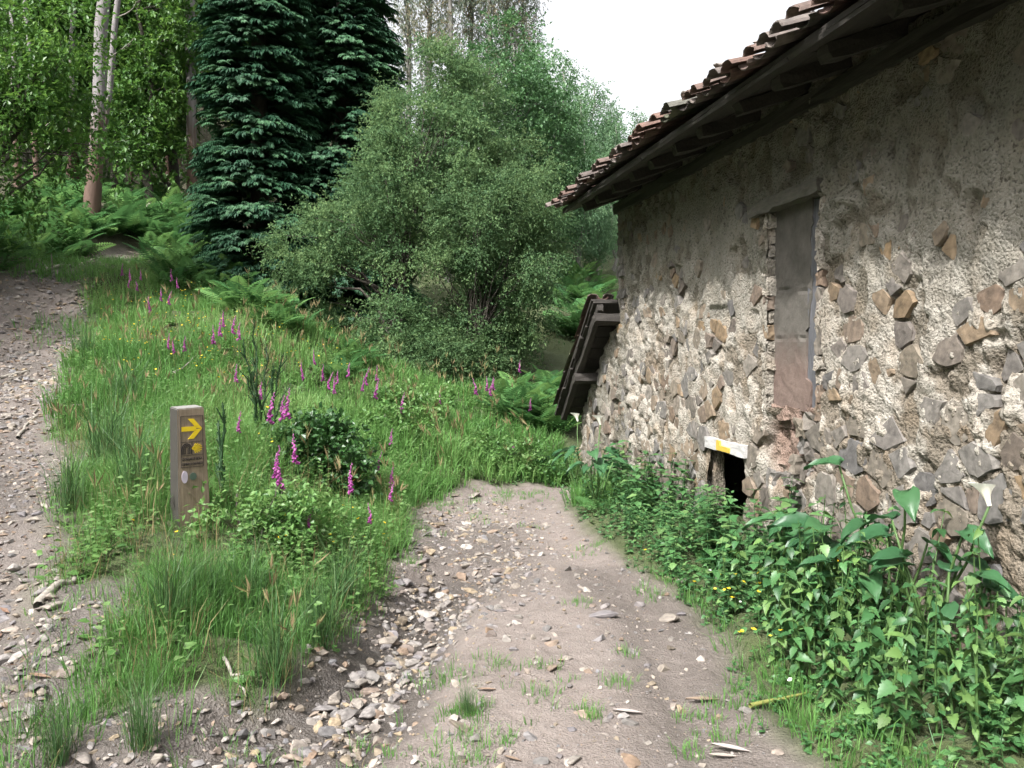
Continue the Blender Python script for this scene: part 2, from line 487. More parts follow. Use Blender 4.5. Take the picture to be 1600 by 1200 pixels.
damp = np.maximum(damp, (.3 + .5 * smooth(-.1, .25, fbm(GX * 1.5, GY * 1.5, 35))) * (1 - smooth(-.1, .3, dT)))
damp = np.maximum(damp, .55 * (1 - smooth(0, .35, np.abs(seg_dist(GX, GY, [(.75, 3, .1), (.85, 5, .1), (.55, 6, .1)])))))
damp = np.maximum(damp, .6 * (1 - smooth(0, .5, seg_dist(GX, GY, [(-.25, 6, .2), (-.35, 7.6, .2)]))))
litter = smooth(14, 22, GY) * smooth(-6, -8, GX)
fc = lambda a: a.ravel()[Fg].mean(1)

def groundmat():
    m, n, l, p = newmat('ground_soil')
    tc = n.new('ShaderNodeTexCoord')
    def noise(s, det=6, dist=0.0):
        z = n.new('ShaderNodeTexNoise'); z.inputs['Scale'].default_value = s; z.inputs['Detail'].default_value = det
        z.inputs['Distortion'].default_value = dist
        l.new(tc.outputs['Object'], z.inputs['Vector']); return z.outputs['Fac']
    def attr(a):
        z = n.new('ShaderNodeAttribute'); z.attribute_name = a; return z.outputs['Fac']
    def mixc(f, a, b):
        z = n.new('ShaderNodeMix'); z.data_type = 'RGBA'
        l.new(f, z.inputs[0]); l.new(a, z.inputs[6]); l.new(b, z.inputs[7]); return z.outputs[2]
    n1, n2, n3 = noise(1.3, 6), noise(14, 8), noise(90, 4)
    sc = ramp(n, [(.075, .06, .051), (.15, .124, .11), (.22, .19, .172)]); 
    f = math_(n, l, 'MULTIPLY_ADD', n2, .6); f.node.inputs[2].default_value = 0.0
    f2 = math_(n, l, 'MULTIPLY_ADD', n1, .5); l.new(f, f2.node.inputs[2])
    l.new(f2, sc.inputs[0])
    wet = ramp(n, [(.035, .029, .025), (.08, .067, .058)]); l.new(n2, wet.inputs[0])
    gr = ramp(n, [(.022, .026, .012), (.045, .06, .018), (.07, .07, .03)]); l.new(n2, gr.inputs[0])
    li = ramp(n, [(.024, .022, .012), (.05, .045, .025), (.035, .055, .018)]); l.new(n2, li.inputs[0])
    c = mixc(attr('soil'), gr.outputs[0], sc.outputs[0])
    c = mixc(attr('damp'), c, wet.outputs[0])
    lt = math_(n, l, 'MULTIPLY', attr('litter'), math_(n, l, 'SUBTRACT', 1.0, attr('soil')))
    c = mixc(lt, c, li.outputs[0])
    # small grit flecks
    fl = n.new('ShaderNodeMapRange'); fl.inputs[1].default_value = .6; fl.inputs[2].default_value = .72
    l.new(n3, fl.inputs[0])
    g = n.new('ShaderNodeMix'); g.data_type = 'RGBA'; g.blend_type = 'ADD'; g.inputs[7].default_value = (.06, .057, .054, 1)
    l.new(math_(n, l, 'MULTIPLY', fl.outputs[0], attr('soil')), g.inputs[0]); l.new(c, g.inputs[6])
    l.new(g.outputs[2], p.inputs['Base Color'])
    rg = n.new('ShaderNodeMapRange'); rg.inputs[3].default_value = .95; rg.inputs[4].default_value = .45
    l.new(attr('damp'), rg.inputs[0]); l.new(rg.outputs[0], p.inputs['Roughness'])
    b = n.new('ShaderNodeBump'); b.inputs['Strength'].default_value = .9; b.inputs['Distance'].default_value = .03
    l.new(math_(n, l, 'ADD', n2, math_(n, l, 'MULTIPLY', n3, .6)), b.inputs['Height']); l.new(b.outputs[0], p.inputs['Normal'])
    return m
M['ground'] = groundmat()

def sheet(name, mask, label):
    F = Fg[mask]
    used, inv = np.unique(F.ravel(), return_inverse=True)
    ex = {'soil': soil.ravel()[used], 'damp': damp.ravel()[used], 'litter': litter.ravel()[used]}
    o = obj(name, mesh(name, Vg[used], inv.reshape(-1, 4), M['ground'], smooth_=True, extra=ex))
    return tag(o, label, kind='structure')
pm = np.minimum(fc(dP), fc(dG)) < .06
tm = (~pm) & (fc(dT) < .1)
sheet('path', pm, 'bare grey brown dirt path curving towards the stone house')
sheet('stony_track', tm, 'stony track climbing the slope on the left into the trees')
sheet('ground', ~(pm | tm), 'grassy bank and wooded hillside')

# ================================================================== STONE HOUSE
# local frame: x = s along the wall (away from the camera), y = outward, z up
HP = np.array([3.01, 0, 0]); HA = math.radians(100.0)
house = thing('stone_house', 'old rubble stone house with tiled eaves beside the path', 'house', HP, HA)
HU = np.array([math.cos(HA), math.sin(HA), 0]); HN = np.array([-math.sin(HA), math.cos(HA), 0])
def hw(s, o, z): return HP + HU * s + HN * o + np.array([0, 0, z])
S0, SC, SL = -1.5, 10.15, 11.85           # near end, house corner, lean-to end
WT = 3.40                                  # wall head
WIN = (5.76, 6.44, 1.19, 2.62); DOOR = (6.81, 7.48, -.4, .82)
def ztop(s):
    return np.where(s <= SC, WT, 2.06 - (s - SC) * 0.78)

def crust_(s, z):
    # patches where the lime coat still clings
    a = fbm(s * 9, z * 7, 56, 4) + .55 * fbm(s * 2.1, z * 2.1, 57, 2) - .14 + .26 * smooth(.35, 1.35, z + .16 * (s - 6.5)) - .10 * smooth(5.6, 4.2, s) * smooth(2.0, 1.2, z)
    return smooth(-.02, .07, a)

def wall_disp(s, z):
    # smeared, lumpy lime mortar; heavier and cruder towards the foot
    low = 1 - smooth(.6, 2.2, z)
    d = .035 * fbm(s * 2.3, z * 2.3, 41) + .035 * fbm(s * 8, z * 6, 42) * (0.8 + .6 * low)
    rough = .35 + 1.5 * smooth(.25, .75, vnoise(s * 1.7 + 5, z * 1.9, 58))
    d = d + rough * (.022 * (.5 - worley(s * 10, z * 8, 43)) + .014 * (.5 - worley(s * 23, z * 17, 44)) + .016 * fbm(s * 34, z * 28, 45, 3))
    d = d - .03 * smooth(.68, .80, vnoise(s * 5.1, z * 4.3, 59))
    d = d + .011 * crust_(s, z)
    clay = smooth(.44, .30, np.hypot((s - 6.08) / 1.0, (z - .93) / .8) + .22 * fbm(s * 6, z * 6, 46))
    d = d - .07 * clay
    d = d + .09 * smooth(.5, -.1, z) * (.5 + fbm(s * 4, z * 4, 47))
    return d, clay

def mortarmat():
    m, n, l, p = newmat('lime_mortar')
    tc = n.new('ShaderNodeTexCoord')
    def noise(s, det=6, stretch=None):
        z = n.new('ShaderNodeTexNoise'); z.inputs['Scale'].default_value = s; z.inputs['Detail'].default_value = det
        if stretch:
            mp = n.new('ShaderNodeMapping'); mp.inputs['Scale'].default_value = stretch
            l.new(tc.outputs['Object'], mp.inputs[0]); l.new(mp.outputs[0], z.inputs['Vector'])
        else: l.new(tc.outputs['Object'], z.inputs['Vector'])
        return z.outputs['Fac']
    def attr(a):
        z = n.new('ShaderNodeAttribute'); z.attribute_name = a; return z.outputs['Fac']
    def mixc(f, a, b, mode='MIX'):
        z = n.new('ShaderNodeMix'); z.data_type = 'RGBA'; z.blend_type = mode
        if isinstance(f, float): z.inputs[0].default_value = f
        else: l.new(f, z.inputs[0])
        for q, v in ((6, a), (7, b)):
            if isinstance(v, tuple): z.inputs[q].default_value = v
            else: l.new(v, z.inputs[q])
        return z.outputs[2]
    nb, nm, nf = noise(1.6, 5), noise(9, 8), noise(60, 6)
    base = ramp(n, [(.14, .122, .098), (.265, .235, .195), (.36, .335, .295), (.43, .415, .385)])
    f = math_(n, l, 'MULTIPLY_ADD', nm, .75); l.new(math_(n, l, 'MULTIPLY', nf, .3), f.node.inputs[2])
    l.new(f, base.inputs[0])
    lower = ramp(n, [(.065, .055, .043), (.17, .145, .115), (.25, .22, .18)]); l.new(f, lower.inputs[0])
    cr2 = mixc(attr('crust'), lower.outputs[0], base.outputs[0])
    # ochre stained patches, grey vertical dirt washes
    och = n.new('ShaderNodeMapRange'); och.inputs[1].default_value = .52; och.inputs[2].default_value = .68; l.new(noise(3.1, 6), och.inputs[0])
    c = mixc(math_(n, l, 'MULTIPLY', och.outputs[0], .35), cr2, (.26, .18, .11, 1))
    st = n.new('ShaderNodeMapRange'); st.inputs[1].default_value = .5; st.inputs[2].default_value = .72; l.new(noise(2.2, 7, (1.6, 1, .35)), st.inputs[0])
    c = mixc(math_(n, l, 'MULTIPLY', st.outputs[0], .35), c, (.10, .097, .08, 1))
    # eave shade painted into the colour high on the wall, with some grime
    c = mixc(math_(n, l, 'MULTIPLY', attr('shade_grime'), .62), c, (.085, .085, .066, 1))
    cl = ramp(n, [(.13, .085, .065), (.27, .20, .165)]); l.new(nm, cl.inputs[0])
    c = mixc(attr('clay'), c, cl.outputs[0])
    cav = n.new('ShaderNodeMapRange'); cav.inputs[1].default_value = .33; cav.inputs[2].default_value = .46; cav.inputs[3].default_value = .45; cav.inputs[4].default_value = 1.0
    l.new(nf, cav.inputs[0])
    c = mixc(1.0, c, cav.outputs[0], 'MULTIPLY')
    l.new(c, p.inputs['Base Color'])
    p.inputs['Roughness'].default_value = .95
    p.inputs['Specular IOR Level'].default_value = .15
    b = n.new('ShaderNodeBump'); b.inputs['Strength'].default_value = .9; b.inputs['Distance'].default_value = .03
    l.new(math_(n, l, 'ADD', nf, nm), b.inputs['Height']); l.new(b.outputs[0], p.inputs['Normal'])
    return m
M['mortar'] = mortarmat()

def build_wall():
    s = np.concatenate([np.arange(S0, 3.2, .08), np.arange(3.2, 7.6, .0145), np.arange(7.6, SL + .01, .021)])
    z = np.arange(-.35, WT + .001, .0155)
    S, Z = np.meshgrid(s, z)
    zt = ztop(S) + .02 * fbm(S * 5, S * 0, 48)
    cut = Z > zt
    Zc = np.minimum(Z, zt)
    D, clay = wall_disp(S, Zc)
    jw = lambda a, k: .035 * fbm(a * 7, a * 0 + k, 49)
    inw = (S > WIN[0] + jw(Zc, 1)) & (S < WIN[1] + jw(Zc, 5)) & (Zc > WIN[2]) & (Zc < WIN[3])
    ind = (S > DOOR[0] + jw(Zc, 9)) & (S < DOOR[1] + jw(Zc, 13)) & (Zc < DOOR[3])
    # ragged free edge of the corner above the lean-to
    edge = np.clip((S - (SC - .06)) / .06, 0, 1) * (Zc > 2.05)
    shade_grime = smooth(1.35, 2.7, Zc + .5 * fbm(S * 3, Zc * 1.2, 51) + .25 * fbm(S * 12, Zc * 3, 52))  # darkens upwards: shade under the eave, put into the colour
    shade_grime = np.maximum(shade_grime, .8 * smooth(.42, .7, vnoise(S * 2.2 + 3, Zc * .25, 53)) * smooth(9.3, 9.9, S))
    shade_grime = np.maximum(shade_grime, .55 * smooth(.8, .1, Zc + .5 * fbm(S * 4, Zc * 4, 54)))
    ny_, nx_ = S.shape
    id_ = np.arange(nx_ * ny_).reshape(ny_, nx_)
    F = np.stack([id_[:-1, :-1], id_[1:, :-1], id_[1:, 1:], id_[:-1, 1:]], -1).reshape(-1, 4)
    bad = (inw | ind).ravel()[F].any(1) | cut.ravel()[F].all(1)
    sc_ = S.ravel()[F].min(1); zc_ = Zc.ravel()[F].mean(1)
    bad |= (sc_ >= SC - .002) & (zc_ > 2.06)
    F = F[~bad]
    V = np.stack([S, D, Zc], -1).reshape(-1, 3)
    used, inv = np.unique(F.ravel(), return_inverse=True)
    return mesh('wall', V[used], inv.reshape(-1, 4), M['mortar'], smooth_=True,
                extra={'clay': clay.ravel()[used], 'shade_grime': shade_grime.ravel()[used], 'crust': crust_(S, Zc).ravel()[used]})
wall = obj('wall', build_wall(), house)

def house_part(name, VF, mat, parent=house, **kw):
    return obj(name, mesh(name, VF[0], VF[1], M[mat], **kw), parent)

# other walls of the house and lean-to: thick boxes behind the front face
DEP = -7.0
for (a, b, c, d, e) in [(SC - .5, SC - .004, DEP, -.06, 3.38), (S0, S0 + .5, DEP, -.06, 3.38), (S0 + .504, SC - .504, DEP, DEP + .5, 3.38)]:
    V, F = rough_box(a, b, c, d, -.3, e, (4, 10, 8), .012, int(a * 7) + 3)
    house_part('wall', (V, F), 'mortar')
# gable triangles under the roof
for s_ in (S0 + .25, SC - .25):
    V = np.array([[s_ + k, y, z] for k in (-.22, .22) for (y, z) in ((-.1, 3.384), (DEP + .1, 3.384), (DEP / 2, 4.55))])
    house_part('gable', (V, np.array([[0, 1, 2], [3, 5, 4], [0, 3, 4], [0, 4, 1], [1, 4, 5], [1, 5, 2], [2, 5, 3], [2, 3, 0]])), 'mortar')
V, F = rough_box(SL - .35, SL - .004, -3.0, -.06, -.3, .70, (3, 8, 3), .012, 77)
house_part('wall', (V, F), 'mortar')
# inner return faces so that the openings show wall thickness
for (a, b, z0, z1) in [(DOOR[0] - .30, DOOR[0] - .015, -.3, 1.05), (DOOR[1] + .015, DOOR[1] + .3, -.3, 1.05)]:
    house_part('door_jamb', rough_box(a, b, -.14, -.045, z0, z1, (3, 6, 10), .012, int(a * 31)), 'mortar')
house_part('cellar_floor', box(DOOR[0] - .3, DOOR[1] + .3, -3, -.03, -.4, -.28), 'mortar')
house_part('doorpost', rough_box(DOOR[0] + .02, DOOR[0] + .11, -.30, -.2, -.3, .82, (2, 2, 8), .006, 5), 'oldwood')
lin = house_part('door_lintel', rough_box(DOOR[0] - .07, DOOR[1] + .05, -.3, .035, .80, .895, (8, 3, 2), .004, 6), 'limewash')
lin.location = (0, 0, -.035)
tag(lin, 'whitewashed timber lintel with a yellow painted mark')
# yellow painted mark on the lintel: a bar with a short upright at its left end (seen from the path)
pv = [(7.25, .89), (7.25, .81), (7.0, .81), (7.0, .848), (7.18, .852), (7.19, .888)]
bm = bmesh.new(); f = bm.faces.new([bm.verts.new((a, .05, b)) for a, b in pv]); bm.normal_update()
ex_ = bmesh.ops.extrude_face_region(bm, geom=[f]); bmesh.ops.translate(bm, verts=[v for v in ex_['geom'] if isinstance(v, bmesh.types.BMVert)], vec=(0, -.03, 0))
me = bpy.data.meshes.new('painted_arrow'); bm.to_mesh(me); bm.free(); me.materials.append(M['paintyellow'])
obj('painted_arrow', me, lin)

# blocked window: plaster infill, plank, timber lintel, rough jambs
def plastermat():
    m, n, l, p = newmat('window_plaster')
    tc = n.new('ShaderNodeTexCoord'); sp = n.new('ShaderNodeSeparateXYZ'); l.new(tc.outputs['Object'], sp.inputs[0])
    nz = n.new('ShaderNodeTexNoise'); nz.inputs['Scale'].default_value = 6; nz.inputs['Detail'].default_value = 10; nz.inputs['Roughness'].default_value = .68; l.new(tc.outputs['Object'], nz.inputs['Vector'])
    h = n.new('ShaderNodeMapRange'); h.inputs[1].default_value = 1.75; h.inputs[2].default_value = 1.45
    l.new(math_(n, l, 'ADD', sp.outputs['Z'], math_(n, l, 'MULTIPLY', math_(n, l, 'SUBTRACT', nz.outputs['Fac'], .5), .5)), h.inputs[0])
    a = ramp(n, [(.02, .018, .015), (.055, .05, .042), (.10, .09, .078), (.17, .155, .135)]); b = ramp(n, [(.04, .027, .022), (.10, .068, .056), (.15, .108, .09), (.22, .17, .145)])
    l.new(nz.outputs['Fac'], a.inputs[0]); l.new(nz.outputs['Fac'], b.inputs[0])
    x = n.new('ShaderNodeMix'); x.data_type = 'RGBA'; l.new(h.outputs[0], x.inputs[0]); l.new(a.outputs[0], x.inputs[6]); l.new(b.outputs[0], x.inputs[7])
    l.new(x.outputs[2], p.inputs['Base Color']); p.inputs['Roughness'].default_value = .9
    bp = n.new('ShaderNodeBump'); bp.inputs['Strength'].default_value = .8; bp.inputs['Distance'].default_value = .02
    l.new(nz.outputs['Fac'], bp.inputs['Height']); l.new(bp.outputs[0], p.inputs['Normal'])
    return m
M['plaster'] = plastermat()
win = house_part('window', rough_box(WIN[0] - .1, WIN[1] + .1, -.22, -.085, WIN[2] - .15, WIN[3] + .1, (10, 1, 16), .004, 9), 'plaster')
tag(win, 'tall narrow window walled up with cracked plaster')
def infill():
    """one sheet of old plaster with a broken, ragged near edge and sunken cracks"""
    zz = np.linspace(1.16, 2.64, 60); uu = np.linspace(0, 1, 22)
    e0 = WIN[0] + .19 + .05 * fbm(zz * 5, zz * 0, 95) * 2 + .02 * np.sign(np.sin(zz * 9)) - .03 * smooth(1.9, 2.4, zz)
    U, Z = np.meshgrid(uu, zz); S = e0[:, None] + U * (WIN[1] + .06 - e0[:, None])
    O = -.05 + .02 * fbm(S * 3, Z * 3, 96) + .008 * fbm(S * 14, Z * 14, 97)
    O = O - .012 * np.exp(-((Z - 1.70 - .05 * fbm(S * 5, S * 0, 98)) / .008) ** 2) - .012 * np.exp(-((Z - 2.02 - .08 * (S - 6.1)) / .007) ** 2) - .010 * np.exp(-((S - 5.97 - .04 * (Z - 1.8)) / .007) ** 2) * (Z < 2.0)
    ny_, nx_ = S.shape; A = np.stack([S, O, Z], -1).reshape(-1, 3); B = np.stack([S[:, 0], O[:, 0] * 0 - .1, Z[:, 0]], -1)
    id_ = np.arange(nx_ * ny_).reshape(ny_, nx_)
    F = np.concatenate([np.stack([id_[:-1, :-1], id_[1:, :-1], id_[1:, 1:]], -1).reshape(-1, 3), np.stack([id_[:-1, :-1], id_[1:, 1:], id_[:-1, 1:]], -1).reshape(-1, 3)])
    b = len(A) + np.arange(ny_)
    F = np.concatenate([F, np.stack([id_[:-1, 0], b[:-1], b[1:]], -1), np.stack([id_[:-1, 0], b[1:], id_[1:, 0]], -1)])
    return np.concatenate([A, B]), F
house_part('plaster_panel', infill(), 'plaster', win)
house_part('plank', rough_box(WIN[0] + .10, WIN[0] + .215, -.10, -.058, 1.17, 2.62, (2, 2, 12), .006, 11), 'plank', win)
house_part('plank', rough_box(WIN[0] - .05, WIN[0] + .08, -.09, -.06, 1.17, 2.62, (2, 2, 12), .006, 12), 'plank', win)
l2 = house_part('window_lintel', rough_box(WIN[0] - .14, WIN[1] + .18, -.25, .055, 2.62, 2.715, (12, 3, 2), .010, 13), 'lintelwood', win)
l2.rotation_euler = (0, math.radians(1.6), 0); l2.location = (0, 0, .17)
# masonry of the jambs returning into the wall
for side in (-1, 1):
    zz = WIN[2] - .05; k = 0
    while zz < WIN[3] - .02:
        h = random.uniform(.08, .2)
        e = (WIN[0] if side < 0 else WIN[1])
        inn = random.uniform(-.012, .022)
        a, b = (e - .07, e + inn) if side < 0 else (e - inn, e + .07)
        hi = min(zz + h - .012, WIN[3] - .01)
        V, F = rough_box(a, b, -.19, random.uniform(-.012, .018), zz, hi, (3, 4, 3), .011, 200 + k + side * 50)
        house_part('jamb_stone', (V, F), 'wallstone' if random.random() < .35 else 'mortar', win, rnd=np.full(len(V), random.random()), extra={'crust': np.full(len(V), .8)})
        zz += h; k += 1
# broken rubble sill under the window
for k in range(16):
    a = random.uniform(5.72, 6.45); z0 = random.uniform(.55, 1.12); w = random.uniform(.07, .15); h = random.uniform(.06, .13)
    if abs(a + w - 6.85) < .1: continue
    V, F = rough_box(a, a + w, -.2, random.uniform(-.05, .02), z0, z0 + h, (3, 3, 3), .017, 300 + k)
    house_part('sill_stone', (V, F), 'wallstone', win, rnd=np.full(len(V), random.random()))
V, F = rough_box(WIN[0] - .02, WIN[1] + .02, -.25, -.04, 1.10, 1.205, (10, 4, 2), .02, 17)
house_part('sill', (V, F), 'mortar', win, extra={'clay': np.ones(len(V)), 'shade_grime': np.zeros(len(V))})

# rubble stones set in the wall face: packed cells, some bare, some left under the lime coat
r_ = random.Random(4)
def blocked(s, z, rr):
    if WIN[0] - rr * .7 < s < WIN[1] + rr * .7 and 1.12 < z < WIN[3] + .2: return True
    if WIN[0] - .02 < s < WIN[1] + .02 and .6 < z < 1.2: return True
    if DOOR[0] - rr * .7 < s < DOOR[1] + rr * .7 and z < .93: return True
    return False
AN = 1.25                                   # stones lie a little wider than tall
cand = []
for _ in range(15000):
    s = r_.uniform(2.6, SL - .03); z = r_.uniform(-.2, WT - .02)
    big = 1 - max(0, min(1, (z - .2) / 2.4)); near = 1 - max(0, min(1, (s - 3.8) / 5))
    cand.append((r_.uniform(.042, .062 + .045 * big + .03 * near * big) * (1.3 if r_.random() < .10 else 1), s, z))
cand.sort(reverse=True)
grid = {}; seeds = []
for rad, s, z in cand:
    gi, gj = int(s / .3), int(z / .3); ok = True
    for a in (-1, 0, 1):
        for b in (-1, 0, 1):
            for (r2, s2, z2) in grid.get((gi + a, gj + b), ()):
                if math.hypot(s - s2, (z - z2) * AN) < (rad + r2) * .94: ok = False; break
    if ok: grid.setdefault((gi, gj), []).append((rad, s, z)); seeds.append((rad, s, z))
def cell_poly(rad, s, z):
    """power-diagram cell of a seed, clipped from a square"""
    P = [(-3 * rad, -3 * rad), (3 * rad, -3 * rad), (3 * rad, 3 * rad), (-3 * rad, 3 * rad)]
    gi, gj = int(s / .3), int(z / .3)
    for a in (-1, 0, 1):
        for b in (-1, 0, 1):
            for (r2, s2, z2) in grid.get((gi + a, gj + b), ()):
                dx, dz = s2 - s, (z2 - z) * AN; d = math.hypot(dx, dz)
                if d < 1e-6 or d > 3.2 * (rad + r2): continue
                dx /= d; dz /= d; lim = (d * d + rad * rad - r2 * r2) / (2 * d)
                Q = []
                for i in range(len(P)):
                    p, q = P[i], P[(i + 1) % len(P)]; u, v = p[0] * dx + p[1] * dz - lim, q[0] * dx + q[1] * dz - lim
                    if u <= 0: Q.append(p)
                    if u * v < 0: t = u / (u - v); Q.append((p[0] + (q[0] - p[0]) * t, p[1] + (q[1] - p[1]) * t))
                P = Q
                if len(P) < 3: return None
    return P
def cell_stone(P, joint, dep):
    """closed stone from a cell outline: uneven edges, worn rim, lumpy face"""
    P = np.array(P); P = P / np.array([1, AN]); c = P.mean(0); P = P - c
    R = np.linalg.norm(P, axis=1).mean()
    P = P * max(.3, 1 - joint / R)
    keep = [P[0]]
    for p in P[1:]:
        if np.linalg.norm(p - keep[-1]) > .012: keep.append(p)
    P = np.array(keep)
    if len(P) < 3: return None
    out = []
    for i in range(len(P)):
        p, q = P[i], P[(i + 1) % len(P)]; L = np.linalg.norm(q - p)
        nn = 1 if L < .05 else 2
        for k in range(nn):
            u = k / nn; o_ = (p + (q - p) * u) * (r_.uniform(.95, 1.03) if k == 0 else r_.uniform(.93, 1.03)); out.append(o_)
    n = len(out); j = R * .05
    ring = lambda f, y, jj: [[p[0] * f + r_.uniform(-jj, jj), y + r_.uniform(-jj, jj) * .12, p[1] * f + r_.uniform(-jj, jj)] for p in out]
    tx, tz = r_.uniform(-.07, .07), r_.uniform(-.07, .07)
    V = ring(1.0, -.07, 0) + ring(1.0, -.010, j) + ring(.93, dep * .8, j) + ring(.5, dep, j * 1.6) + [[0, dep + r_.uniform(-.001, .002), 0]]
    V = [[x, y + (x * tx + z * tz) * (1 if y > -.02 else 0), z] for x, y, z in V]
    F = []
    for k in range(3):
        for i in range(n):
            b = (i + 1) % n; F += [[k * n + i, k * n + n + i, k * n + n + b], [k * n + i, k * n + n + b, k * n + b]]
    F += [[3 * n + i, 4 * n, 3 * n + (i + 1) % n] for i in range(n)]
    return np.array(V), np.array(F), c
found = []
for rad, s, z in seeds:
    if z + rad * .8 > float(ztop(np.array(s))) - .02 or (SC - .05 - rad < s and z > 1.9) or blocked(s, z, rad): continue
    zone = max(0, min(1, (z - .7 + .13 * (s - 6)) / 1.1)) + .25 * float(fbm(np.array(s * 1.5), np.array(z * 1.5), 91)) * 2
    if z > 2.3: zone = max(zone, 1.25)
    if r_.random() < .08 + .54 * max(0, min(1.5, zone)): continue          # lime still covers this one
    P = cell_poly(rad, s, z)
    if not P: continue
    st = cell_stone(P, r_.uniform(.006, .020), r_.uniform(.004, .011))
    if not st: continue
    V, F, c = st; s1, z1 = s + c[0], z + c[1]
    d, _ = wall_disp(np.array(s1), np.array(z1))
    found.append((rad / max(2.0, s), V, F, s1, float(d) * .6 + r_.uniform(-.002, .009), z1))
found.sort(key=lambda f: -f[0])
rest = []
for k, (_, V, F, s, off, z) in enumerate(found):
    if k < 300:
        obj('stone', mesh('stone', V, F, M['wallstone'], rnd=np.full(len(V), r_.random())), wall, (s, off, z))
    else: rest.append((V + np.array([s, off, z]), F, np.full(len(V), r_.random())))
if rest:
    V, F, R = cat(rest)
    tag(obj('stone', mesh('stone', V, F, M['wallstone'], rnd=R), wall), kind='stuff')
# corner quoins
zz = 2.08; k = 0
while zz < 3.3:
    h = random.uniform(.09, .17); w = random.uniform(.14, .3)
    V, F = rough_box(SC - w, SC + random.uniform(.0, .03), -random.uniform(.15, .3), random.uniform(.0, .03), zz, zz + h - .012, (3, 3, 3), .012, 400 + k)
    house_part('quoin', (V, F), 'wallstone', wall, rnd=np.full(len(V), random.random())); zz += h; k += 1

# ------------------------------------------------------------------ roof
PT = math.radians(20.0); EO = .66; EZ = WT - EO * math.tan(PT)
roof = house_part('roof', (lambda V: (V, np.array([[0, 1, 2], [0, 2, 3], [4, 6, 5], [4, 7, 6], [0, 4, 5], [0, 5, 1], [1, 5, 6], [1, 6, 2], [2, 6, 7], [2, 7, 3], [3, 7, 4], [3, 4, 0]])))(
    np.array([[s, o, z] for dz in (.055, .085) for (s, o, z) in ((S0 - .2, EO - .03, EZ + .012 + dz), (SC + .2, EO - .03, EZ + .012 + dz), (SC + .2, DEP / 2, WT - DEP / 2 * math.tan(PT) + dz), (S0 - .2, DEP / 2, WT - DEP / 2 * math.tan(PT) + dz))])), 'oldwood')
Vb = np.array([[s, o, z] for dz in (.055, .12) for (s, o, z) in ((S0 - .2, DEP / 2 - .003, WT - DEP / 2 * math.tan(PT) + dz), (SC + .2, DEP / 2 - .003, WT - DEP / 2 * math.tan(PT) + dz), (SC + .2, DEP - .6, WT - .2 + dz), (S0 - .2, DEP - .6, WT - .2 + dz))])
house_part('roof_slope', (Vb, np.array([[0, 1, 2], [0, 2, 3], [4, 6, 5], [4, 7, 6], [0, 4, 5], [0, 5, 1], [1, 5, 6], [1, 6, 2], [2, 6, 7], [2, 7, 3], [3, 7, 4], [3, 4, 0]])), 'tile', roof)
def rp(s, t, up=0.0):
    """point on the roof: t metres up the slope from the eave, `up` off the boarding"""
    sag = .03 * math.sin(s * 1.1) + .018 * math.sin(s * 2.9 + 1)
    return Vector((s, EO - t * math.cos(PT) + up * math.sin(PT) , EZ + .09 + t * math.sin(PT) + up * math.cos(PT) + sag * .6))
# sarking boards seen from below, and rafters
for j in range(4):
    s = S0 - .15
    while s < SC + .15:
        L = min(random.uniform(1.6, 2.6), SC + .19 - s)
        if L < .3: break
        t0 = .02 + j * .19
        V, F = rough_box(s, s + L - .012, -t0 - .178, -t0, -.022, 0, (6, 2, 1), .004, int(s * 10) + j * 100)
        o = house_part('board', (V, F), 'oldwood', roof)
        o.location = (0, EO, EZ + .05); o.rotation_euler = (-PT, 0, 0)
        s += L
s = 2.0
while s < SC + .1:
    V, F = rough_box(-.055, .055, -1.1, -.16, -.115, -.024, (2, 8, 2), .008, int(s * 50))
    V[:, 2] += np.where(V[:, 1] > -.2, (V[:, 1] + .2) * .35 * (V[:, 2] < -.1), 0)
    o = house_part('rafter', (V, F), 'oldwood', roof)
    o.location = (s, EO, EZ + .05); o.rotation_euler = (-PT, 0, random.uniform(-.04, .04))
    s += random.uniform(.5, .64)
V, F = rough_box(S0 - .1, SC + .1, -.14, .05, -.17, -.06, (30, 2, 2), .012, 61)
o = house_part('wall_plate', (V, F), 'oldwood', roof); o.location = (0, 0, WT - .04)
# curved clay tiles
def tile_proto(seed, inv=False):
    r = random.Random(seed); n = 7; V = []; L = .43
    for (y, rr) in ((0, .080), (-L, .066)):
        for th in (0, .013):
            for i in range(n + 1):
                a = math.pi * i / n
                V.append([math.cos(a) * (rr - th) + r.uniform(-.003, .003), y + (r.uniform(-.008, .008) if y == 0 else 0), math.sin(a) * (rr - th) * .58 * (1 if not inv else -1) + r.uniform(-.002, .002)])
    m = n + 1; F = []
    for i in range(n):
        A, B, C, D = i, m + i, 2 * m + i, 3 * m + i
        F += [[A, A + 1, C + 1], [A, C + 1, C], [B, D + 1, B + 1], [B, D, D + 1], [A, B + 1, A + 1], [A, B, B + 1], [C, C + 1, D + 1], [C, D + 1, D]]
    F += [[0, 2 * m, 3 * m], [0, 3 * m, m], [n, m + n, 3 * m + n], [n, 3 * m + n, 2 * m + n]]
    return np.array(V), np.array(F)
cov = [tile_proto(i) for i in range(4)]; pan = [tile_proto(i + 9, True) for i in range(3)]
covM = [mesh('roof_tile', V, F, M['tile'], rnd=np.zeros(len(V)), smooth_=False) for V, F in cov]
panM = [mesh('roof_tile', V, F, M['tile'], rnd=np.zeros(len(V)), smooth_=False) for V, F in pan]
rest = []; ncount = 0
